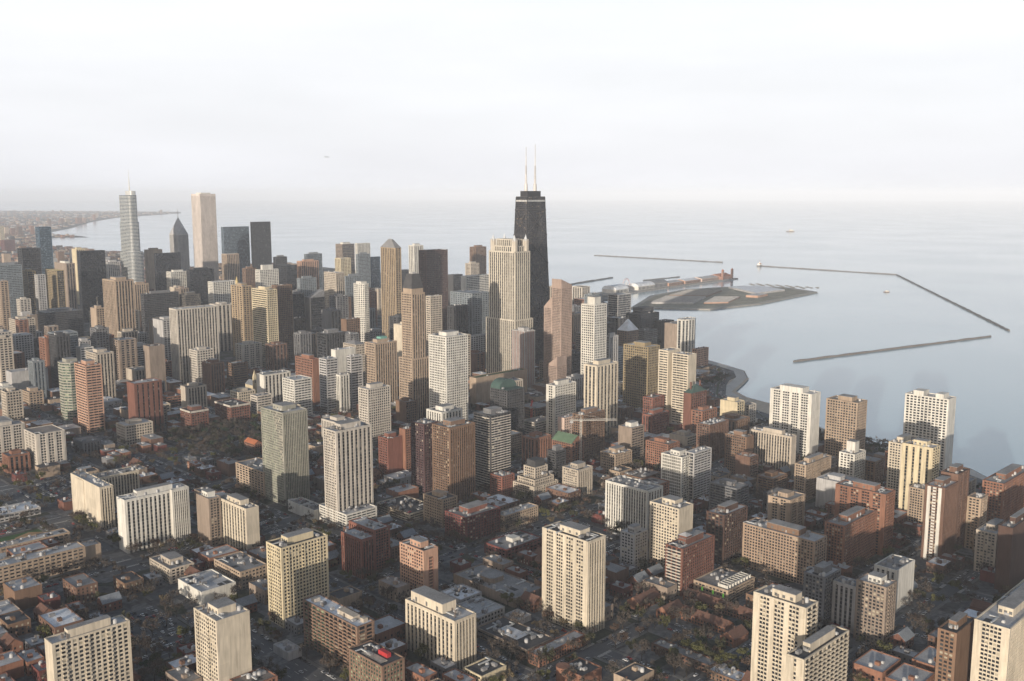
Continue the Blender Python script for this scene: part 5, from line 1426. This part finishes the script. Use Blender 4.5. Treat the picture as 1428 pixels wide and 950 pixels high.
# ------------------------------------------------------------------ mid rise blocks of the far centre
rm_ = random.Random(11)
nmid = 0
NEARMID = []
MIDC = ['tan', 'brown', 'grey', 'char', 'beige', 'taupe', 'brick2', 'slate', 'cream', 'dgrey', 'palec', 'orange']
CN.update(slate='slate grey', dgrey='dark grey', tan='tan')
for _ in range(16000):
    if nmid >= 290: break
    px = rm_.uniform(-20, 1380); py = rm_.uniform(385, 740)
    b_ = (475 - py) / F; u_ = -math.sin(PIT) + b_ * math.cos(PIT)
    if u_ >= 0: continue
    t = -H / u_; fw = (math.cos(PIT) + b_ * math.sin(PIT)) * t; r = (px - 714) / F * t; s, c = math.sin(YAW), math.cos(YAW)
    x, y = r * c + fw * s, -r * s + fw * c
    w, l = rm_.uniform(18, 44), rm_.uniform(18, 44)
    d = math.hypot(x, y)
    bb = (x - w / 2, x + w / 2, y - l / 2, y + l / 2)
    if not shore_ok(x, y, 50) or hit(*bb, 4) or on_road(*bb, 3.2) or (d < 1350 and px < 500) or d < 780 or (d < 1350 and sum(1 for q in NEARMID if abs(q[0] - x) + abs(q[1] - y) < 60)) or drive_dist(x, y) < 45 or blocked(*bb): continue
    if d < 1350: NEARMID.append((x, y)); w, l = min(w, 30), min(l, 34); bb = (x - w / 2, x + w / 2, y - l / 2, y + l / 2)
    h = rm_.uniform(15, 38) if d < 1350 else rm_.uniform(18, 52) if d < 1800 else rm_.uniform(30, 105)
    while proj(x - w / 2, y - l / 2, h)[1] < 400 + (px < 620) * 0: h -= 5
    KS = max(1.0, min(2.0, d / 1100))
    FOOT.append(bb); nmid += 1
    col = rm_.choice(MIDC); rf = rm_.choice(('gravel', 'pale', 'dark', 'taupe', 'slate'))
    st = rm_.choice(('g3', 'g4', 'v3', 'h', 'g3', 'v4', 'm3')); s2 = rm_.choice((st, 'b', st))
    o = empty('mid_rise_block', (x, y, 0), None, 'building', 'mid rise blocks between the towers')
    mass(o, rect(-w / 2, w / 2, -l / 2, l / 2), 0, h, [st, s2, st, s2], col, rf, False, True)
    if rm_.random() < .7: small_box(o, 'roof_house', -w * .25, w * .2, -l * .2, l * .25, h + .13, h + 4.5, wall(col))
    rooftop(o, -w / 2, w / 2, -l / 2, l / 2, h, rm_, 3)
    ITEMS.append((o, x, y, '%s %s block, %s roof' % (CN.get(col, col), 'low' if h < 26 else 'mid rise', RN.get(rf, rf))))

cand = []
yy = 120.0
while yy < 2050:
    xx = 180.0
    while xx < 1750:
        x = xx + rh.uniform(-3, 3); y = yy + rh.uniform(-3, 3); xx += 12.5
        d = math.hypot(x, y)
        if d > 2000 or not seen(x, y, 5, 15) or not shore_ok(x, y, 40) or drive_dist(x, y) < 40: continue
        k = rh.randrange(len(HP)); w, l = HP[k][1:3]
        b = (x - w / 2, x + w / 2, y - l / 2, y + l / 2)
        if hit(*b, .8) or on_road(*b, 3.2) or blocked(*b): continue
        if rh.random() < .08: continue
        inpark = any(a < x < bb and c < y < dd for a, bb, c, dd in PARK)
        if inpark and rh.random() < .55: continue
        FOOT.append(b); cand.append((d, x, y, k))
    yy += 12.5
cand.sort()
print('houses', len(cand))
used = set()
HSTUFF = {}
for i, (d, x, y, k) in enumerate(cand):
    root, w, l, h, col, rf, gab = HP[k]
    if i < 300:
        o = root if k not in used else copy_tree(root)
        used.add(k); o.location = (x, y, 0); o.rotation_euler = (0, 0, rh.choice((0, 0, math.pi)) if not gab else 0)
        tag(o, None, 'house', 'low houses between the towers')
        kind = 'pitched house' if gab else ('block' if h > 11.5 else 'house')
        ITEMS.append((o, x, y, '%s %s, %s roof' % (CN[col], kind, RN[rf])))
    else:
        for nm, kk, bx in (('w', col, (x - w / 2, x + w / 2, y - l / 2, y + l / 2, 0, h)), ('r', rf, (x - w / 2 + .3, x + w / 2 - .3, y - l / 2 + .3, y + l / 2 - .3, h + .01, h + .3)), ('u', 'grey', (x - 2, x + 1, y - 2, y + 2, h + .31, h + 2.5))):
            HSTUFF.setdefault((nm, kk), MB()).box(*bx)
mm = MB(); mats = []
for (nm, kk), b in HSTUFF.items():
    k0 = len(mm.v); mi = len(mats); mats.append(roofm(kk) if nm == 'r' else wall(kk))
    mm.v += b.v; mm.f += [tuple(k0 + q for q in f) for f in b.f]; mm.m += [mi] * len(b.f)
if mm.v:
    o = mm.build('far_low_houses', mats); tag(o, 'sea of small far roofs filling the streets between the towers', 'houses', None, 'stuff')

# ------------------------------------------------------------------ hazy suburbs along the far shore
fc = {}; rf_ = random.Random(5); nfar = 0
for _ in range(60000):
    if nfar > 3600: break
    py = 291 + (rf_.random() ** 1.6) * 105; px = rf_.uniform(-60, 420)
    b_ = (475 - py) / F; u_ = -math.sin(PIT) + b_ * math.cos(PIT); t = -H / u_
    fw = (math.cos(PIT) + b_ * math.sin(PIT)) * t; r = (px - 714) / F * t; s, c = math.sin(YAW), math.cos(YAW)
    x, y = r * c + fw * s, -r * s + fw * c
    if math.hypot(x, y) < 3000 or not inside((x + 60, y), LAND) or not inside((x + 60, y - 60), LAND) or hit(x - 30, x + 30, y - 30, y + 30, 4): continue
    w, l, h = rf_.uniform(12, 40), rf_.uniform(12, 40), rf_.choice((7, 8, 9, 10, 12, 14, 18))
    if rf_.random() < .012: h = rf_.uniform(35, 80); w = l = 30
    col = rf_.choice(('brown', 'grey', 'taupe', 'brick2', 'tan', 'char', 'orange')); nfar += 1
    fc.setdefault(col, MB()).box(x - w / 2, x + w / 2, y - l / 2, y + l / 2, 0, h)
mm = MB(); mats = []
for kk, b in fc.items():
    k0 = len(mm.v); mi = len(mats); mats.append(wall(kk)); mm.v += b.v; mm.f += [tuple(k0 + q for q in f) for f in b.f]; mm.m += [mi] * len(b.f)
o = mm.build('far_suburb', mats); tag(o, 'hazy low suburbs spreading along the far shore at the left', 'suburb', None, 'stuff')
for i, (px, py, h, w, col) in enumerate(((86, 306, 62, 40, 'orange'), (94, 306, 58, 44, 'tan'), (110, 306, 70, 60, 'orange'), (118, 305, 60, 36, 'pink'), (28, 322, 70, 34, 'brick2'), (18, 322, 60, 30, 'orange'), (3, 330, 110, 30, 'ycream'), (12, 345, 70, 60, 'maroon'), (77, 357, 24, 90, 'palec'), (90, 352, 18, 120, 'taupe'))):
    b_ = (475 - py - 6) / F; u_ = -math.sin(PIT) + b_ * math.cos(PIT); t = -H / u_
    fw = (math.cos(PIT) + b_ * math.sin(PIT)) * t; r = (px - 714) / F * t; s, c = math.sin(YAW), math.cos(YAW)
    x, y = r * c + fw * s, -r * s + fw * c
    o = empty('distant_block', (x, y, 0), None, 'building', 'distant blocks in the haze')
    mass(o, rect(-w / 2, w / 2, -w / 2, w / 2), 0, h, ['h'] * 4, col, 'gravel', False, True)
    ITEMS.append((o, x, y, 'distant hazy %s block' % CN.get(col, {'pink': 'pink', 'ycream': 'yellow', 'maroon': 'maroon'}.get(col, col))))

# ------------------------------------------------------------------ trees
LEAFC = {'bare brown': (.085, .07, .06), 'rust brown': (.105, .07, .052), 'olive green': (.06, .06, .032), 'yellow green': (.10, .10, .04), 'dark green': (.035, .055, .03), 'pale budding': (.15, .12, .075)}
TP = []
def tree_proto(kind, seed, h, spread, nleaf, size):
    r = random.Random(seed); root = bpy.data.objects.new('street_tree', None); COL.objects.link(root)
    t = MB(); t.bar((0, 0, 0), (0, 0, h * .42), h * .028, h * .02, 6)
    tips = []
    for i in range(7):
        a = i * 2.4 + r.uniform(-.4, .4); z0 = h * r.uniform(.25, .42); ln = spread * r.uniform(.5, .85)
        q = (math.cos(a) * ln, math.sin(a) * ln, h * r.uniform(.55, .9)); t.bar((0, 0, z0), q, h * .014, h * .004, 4); tips.append(q)
        for j in range(2):
            b = a + r.uniform(-.8, .8); q2 = (q[0] * .6 + math.cos(b) * ln * .5, q[1] * .6 + math.sin(b) * ln * .5, q[2] + r.uniform(-.05, .15) * h)
            t.bar(tuple(v * .6 + (z0 * .4 if k == 2 else 0) for k, v in enumerate(q)), q2, h * .008, h * .003, 3); tips.append(q2)
    t.build('trunk', mat('bark', (.07, .055, .045), .95), root)
    f = MB()
    cl = [(q, r.uniform(.22, .42) * spread) for q in tips] + [((0, 0, h * .8), spread * .45)]
    for _ in range(nleaf):
        c, rad = r.choice(cl)
        d = Vector((r.gauss(0, 1), r.gauss(0, 1), r.gauss(0, .8))).normalized() * rad * r.random() ** .45
        p = Vector(c) + d
        if p.z < h * .22: continue
        a = Vector((r.uniform(-1, 1), r.uniform(-1, 1), r.uniform(-1, 1))).normalized(); b = a.cross(Vector((r.uniform(-1, 1), r.uniform(-1, 1), r.uniform(-1, 1)))).normalized()
        s = size * r.uniform(.6, 1.3); k = len(f.v)
        f.v += [tuple(p - a * s), tuple(p + b * s * .6), tuple(p + a * s), tuple(p - b * s * .6)]; f.f.append((k, k + 1, k + 2, k + 3)); f.m.append(0)
    f.build('crown', mat('leaf_' + kind, LEAFC[kind], .9, .5, .5, False, 0, .1), root)
    TP.append((root, kind, spread))
for i, (k, n, s) in enumerate((('bare brown', 420, .42), ('bare brown', 340, .42), ('rust brown', 480, .45), ('olive green', 620, .5), ('yellow green', 700, .5), ('dark green', 700, .5), ('pale budding', 460, .42), ('bare brown', 300, .4))):
    tree_proto(k, 40 + i, (11.5, 13, 10, 11, 12, 12, 9, 14)[i], (5.2, 6, 4.8, 5, 5, 4.8, 4, 6)[i], int(n * 1.5), s * 1.15)
index_kids()
rt = random.Random(21); TL = []
def put_tree(x, y, pool=None, pad=.6):
    if hit(x - .5, x + .5, y - .5, y + .5, .3) or on_road(x - .3, x + .3, y - .3, y + .3, .2) or not shore_ok(x, y, 6) or not seen(x, y, 4, 10): return
    if any(abs(x - a) < 4.2 and abs(y - b) < 4.2 for _, a, b, _2 in TL[-900:]): return
    TL.append((math.hypot(x, y), x, y, rt.choice(pool or (0, 0, 1, 2, 2, 3, 6, 7, 7, 4))))
# yellow green group by the gabled terraces, trees along streets, park clumps, yards
for q in range(6): put_tree(592 - q * 1.2, 404 - q * 11, (4, 4, 3))
for q in range(5): put_tree(544 + q * 2.2, 462 + rt.uniform(-3, 3), (6,))
for a, b, c, d in PARK:
    for _ in range(int((b - a) * (d - c) / 60)): put_tree(rt.uniform(a, b), rt.uniform(c, d), (0, 0, 2, 2, 1, 3, 5, 7))
for cx, wd in YS:
    for s in (-1, 1):
        y = 200
        while y < 1400:
            if rt.random() < .5: put_tree(cx + s * (wd / 2 + 1.9), y)
            y += 10
for cy, wd in XS:
    for s in (-1, 1):
        x = 200
        while x < 1150:
            if rt.random() < .5: put_tree(x, cy + s * (wd / 2 + 1.9))
            x += 10
for _ in range(1700):
    t = 420 + 900 * rt.random() ** 1.2; a = rt.uniform(-.5, .5); put_tree(t * math.sin(YAW + a) / math.cos(a), t * math.cos(YAW + a) / math.cos(a))
for p in DRIVE[:14]:
    for _ in range(9): put_tree(p[0] - 24 + rt.uniform(-8, 4), p[1] + rt.uniform(-25, 25), (3, 5, 0))
TL.sort(); print('trees', len(TL)); used = set(); rest = {}
for i, (d, x, y, k) in enumerate(TL):
    root = TP[k][0]
    if i < 300:
        o = root if k not in used else copy_tree(root)
        used.add(k); o.location = (x, y, .002); sc = rt.uniform(.75, 1.2); o.scale = (sc, sc, sc * rt.uniform(.85, 1.1)); o.rotation_euler = (0, 0, rt.uniform(0, 6.28))
        tag(o, None, 'tree', 'trees along the streets'); ITEMS.append((o, x, y, TP[k][1] + ' tree'))
    else:
        src = KIDS[TP[k][0].name]; cr = [c for c in src if c.name.startswith('crown')][0].data; sc = rt.uniform(.75, 1.15); ca, sa = math.cos(i), math.sin(i)
        b = rest.setdefault(TP[k][1], MB()); k0 = len(b.v)
        b.v += [(x + sc * (v.co.x * ca - v.co.y * sa), y + sc * (v.co.x * sa + v.co.y * ca), sc * v.co.z) for v in cr.vertices]
        b.f += [tuple(k0 + q for q in p.vertices) for p in cr.polygons]; b.m += [0] * len(cr.polygons)
mm = MB(); mats = []
for kk, b in rest.items():
    k0 = len(mm.v); mi = len(mats); mats.append(_M['leaf_' + kk]); mm.v += b.v; mm.f += [tuple(k0 + q for q in f) for f in b.f]; mm.m += [mi] * len(b.f)
if mm.v: tag(mm.build('far_tree_cover', mats), 'mass of small far street trees between the distant houses', 'trees', None, 'stuff')
# row of pale bare trees on the island's outer edge
for i in range(20):
    o = copy_tree(TP[6][0]); t = i / 19; o.location = (3262 + 30 * math.sin(i * 2.1) + 20 * t, 1985 - 250 * t, 2.5); o.scale = (1.7, 1.7, 1.0)
    tag(o, None, 'tree', 'trees on the island'); ITEMS.append((o, o.location.x, o.location.y, 'bare island shore tree'))

# ------------------------------------------------------------------ cars
CARC = {'white': (.65, .65, .66), 'silver': (.38, .39, .41), 'black': (.02, .02, .022), 'dark blue': (.03, .045, .10), 'red': (.32, .03, .025), 'grey': (.14, .145, .15)}
CP = []
gl_ = mat('car_glass', (.02, .022, .025), .1, .1, 1, False, 0, .6); ty_ = mat('tyre', (.02, .02, .02), .9, .1, 1, False)
for cn, c in CARC.items():
    for long in (0, 1):
        m = MB(); L = 4.4 if not long else 4.9; hw = .88
        pf = [(-L / 2, .35), (L / 2, .35), (L / 2, .75), (L * .22, .92), (-L * .44, .98), (-L / 2, .85)]
        k = len(m.v); m.v += [(x, -hw, z) for x, z in pf] + [(x, hw, z) for x, z in pf]; n = len(pf)
        for i in range(n): j = (i + 1) % n; m.f.append((k + i, k + j, k + n + j, k + n + i)); m.m.append(0)
        m.f += [tuple(k + i for i in range(n)), tuple(k + n + i for i in reversed(range(n)))]; m.m += [0, 0]
        tz = 1.5 if not long else 1.8
        a, b = (-L * .40, L * .18); p8 = [(a, -.82, .96), (b, -.82, .93), (b, .82, .93), (a, .82, .96), (a + .5, -.68, tz - .1), (b - .6, -.68, tz - .1), (b - .6, .68, tz - .1), (a + .5, .68, tz - .1)]
        m.quad8(p8, 1); m.box(a + .45, b - .55, -.69, .69, tz - .098, tz, 0)
        for x in (-L * .3, L * .3):
            for y in (-.84, .84): m.bar((x, y - .1, .33), (x, y + .1, .33), .33, .33, 10, 2)
        CP.append((m.mesh('parked_car', [mat('car_' + cn, c, .3, .05, 1, False, 0, .6), gl_, ty_]), cn))
rc = random.Random(9); CL = []
wts = [5, 3, 4, 3, 3, 2, 1, 1, 2, 1, 3, 2]
def put_car(x, y, rz, where, z=.03):
    if not seen(x, y, 0, 5): return
    CL.append((math.hypot(x, y), x, y, rz, z, rc.choices(range(len(CP)), wts)[0], where))
for i, (a, b, c, d) in enumerate(ROADS):
    v = i < ny_
    if v:
        for q in (0, 6):
            y = c + 3 + q
            if cross_at(y, XS, 5): continue
            if rc.random() < .62: put_car(a + 1.3, y, math.pi / 2, 'parked')
            if rc.random() < .62: put_car(b - 1.3, y, -math.pi / 2, 'parked')
            if rc.random() < .16: put_car((a + b) / 2 + 2.4, y, math.pi / 2, 'driving')
            if rc.random() < .16: put_car((a + b) / 2 - 2.4, y, -math.pi / 2, 'driving')
    else:
        for q in (0, 6):
            x = a + 3 + q
            if cross_at(x, YS, 5): continue
            if rc.random() < .62: put_car(x, c + 1.3, 0, 'parked')
            if rc.random() < .62: put_car(x, d - 1.3, math.pi, 'parked')
            if rc.random() < .12: put_car(x, (c + d) / 2 + 2.4, 0, 'driving')
for a, b, c, d in LOTS:
    y = c + 4
    while y < d - 3:
        x = a + 3
        while x < b - 3:
            if rc.random() < .6: put_car(x, y, math.pi / 2, 'parked')
            x += 2.9
        y += 8.5
lanes = []
for p, q in zip(DRIVE, DRIVE[1:]):
    L = math.hypot(q[0] - p[0], q[1] - p[1]); ux, uy = (q[0] - p[0]) / L, (q[1] - p[1]) / L; t = 0
    while t < L:
        for o_ in (-10, -6.5, -3.5, 4, 7.5, 11):
            if rc.random() < (.5 if 700 < p[1] else .22): lanes.append((p[0] + ux * t - uy * o_, p[1] + uy * t + ux * o_, math.atan2(uy, ux) + (math.pi if o_ > 0 else 0)))
        t += 13
# roof deck of the wide garage
for r_ in ROWS.strip().splitlines():
    f = r_.split('|')
    if f[0] in ('B6', 'B5'):
        x, y, w, l, h = map(float, f[1:6]); yq = y + 6
        while yq < y + l - 5:
            for xq in (x + 5, x + w * .5, x + w - 5):
                if rc.random() < .45: put_car(xq, yq, rc.choice((0, math.pi)), 'rooftop', h + .14)
            yq += 3.0
CL.sort(); print('cars', len(CL))
nind = 0; cst = {}
for (d, x, y, rz, z, k, where) in CL:
    me, cn = CP[k]
    if nind < 215:
        nind += 1; o = link('parked_car' if where != 'driving' else 'moving_car', me, None, (x, y, z)); o.rotation_euler = (0, 0, rz)
        tag(o, None, 'car', 'cars on the streets'); ITEMS.append((o, x, y, {'parked': cn + ' car parked', 'driving': cn + ' car driving', 'rooftop': cn + ' car on a roof deck'}[where]))
    else: cst.setdefault(k, []).append((x, y, rz, z))
for i, (x, y, rz) in enumerate(lanes):
    k = rc.choices(range(len(CP)), wts)[0]
    if nind < 298 and y > 650 and seen(x, y, 0, 0):
        nind += 1; o = link('moving_car', CP[k][0], None, (x, y, .09)); o.rotation_euler = (0, 0, rz); tag(o, None, 'car', 'cars on the lake shore road'); ITEMS.append((o, x, y, CP[k][1] + ' car on the lakeside road'))
    else: cst.setdefault(k, []).append((x, y, rz, .09))
mm = MB(); mats = []
for k, lst in cst.items():
    me = CP[k][0]; mo = len(mats); mats += list(me.materials)
    vs_ = [tuple(v.co) for v in me.vertices]; fs_ = [(tuple(p.vertices), p.material_index) for p in me.polygons]
    for x, y, rz, z in lst:
        k0 = len(mm.v); c, s = math.cos(rz), math.sin(rz)
        mm.v += [(x + a * c - b * s, y + a * s + b * c, z + q) for a, b, q in vs_]
        for f, mi in fs_: mm.f.append(tuple(k0 + q for q in f)); mm.m.append(mo + mi)
if mm.v: tag(mm.build('far_cars', mats), 'far tiny cars filling the streets and the lakeside road', 'cars', None, 'stuff')

# ------------------------------------------------------------------ labels of the repeats: kind, then its place beside a named building
ORD = ['nearest', 'second', 'third', 'fourth', 'fifth', 'sixth', 'seventh', 'eighth', 'ninth', 'tenth', 'eleventh', 'twelfth', 'thirteenth', 'fourteenth', 'fifteenth', 'sixteenth', 'seventeenth', 'eighteenth']
s_, c_ = math.sin(YAW), math.cos(YAW)
def rel(x, y):
    best = min(ANCH, key=lambda a: (a[1] - x) ** 2 + (a[2] - y) ** 2)
    dx, dy = x - best[1], y - best[2]; r, f = dx * c_ - dy * s_, dx * s_ + dy * c_
    w = ('right of' if r > 0 else 'left of') if abs(r) > abs(f) else ('behind' if f > 0 else 'in front of')
    return best[0], w, math.hypot(dx, dy)
grp = {}
for o, x, y, ph in ITEMS:
    a, w, d = rel(x, y); grp.setdefault((ph, w, a), []).append((d, o))
for (ph, w, a), lst in grp.items():
    lst.sort(key=lambda t: t[0])
    for i, (d, o) in enumerate(lst):
        n = '' if len(lst) == 1 else (ORD[min(i, 17)] + ' ')
        o['label'] = ('%s, %s%s the %s' % (ph, n, w, a)) if n == '' else ('%s, %sof its kind %s the %s' % (ph, n, w, a))
        if len(o['label'].split()) > 16: ph = ph.split(',')[0]; o['label'] = '%s, %s%s the %s' % (ph, n, w, a)
print('objects', len(bpy.data.objects))
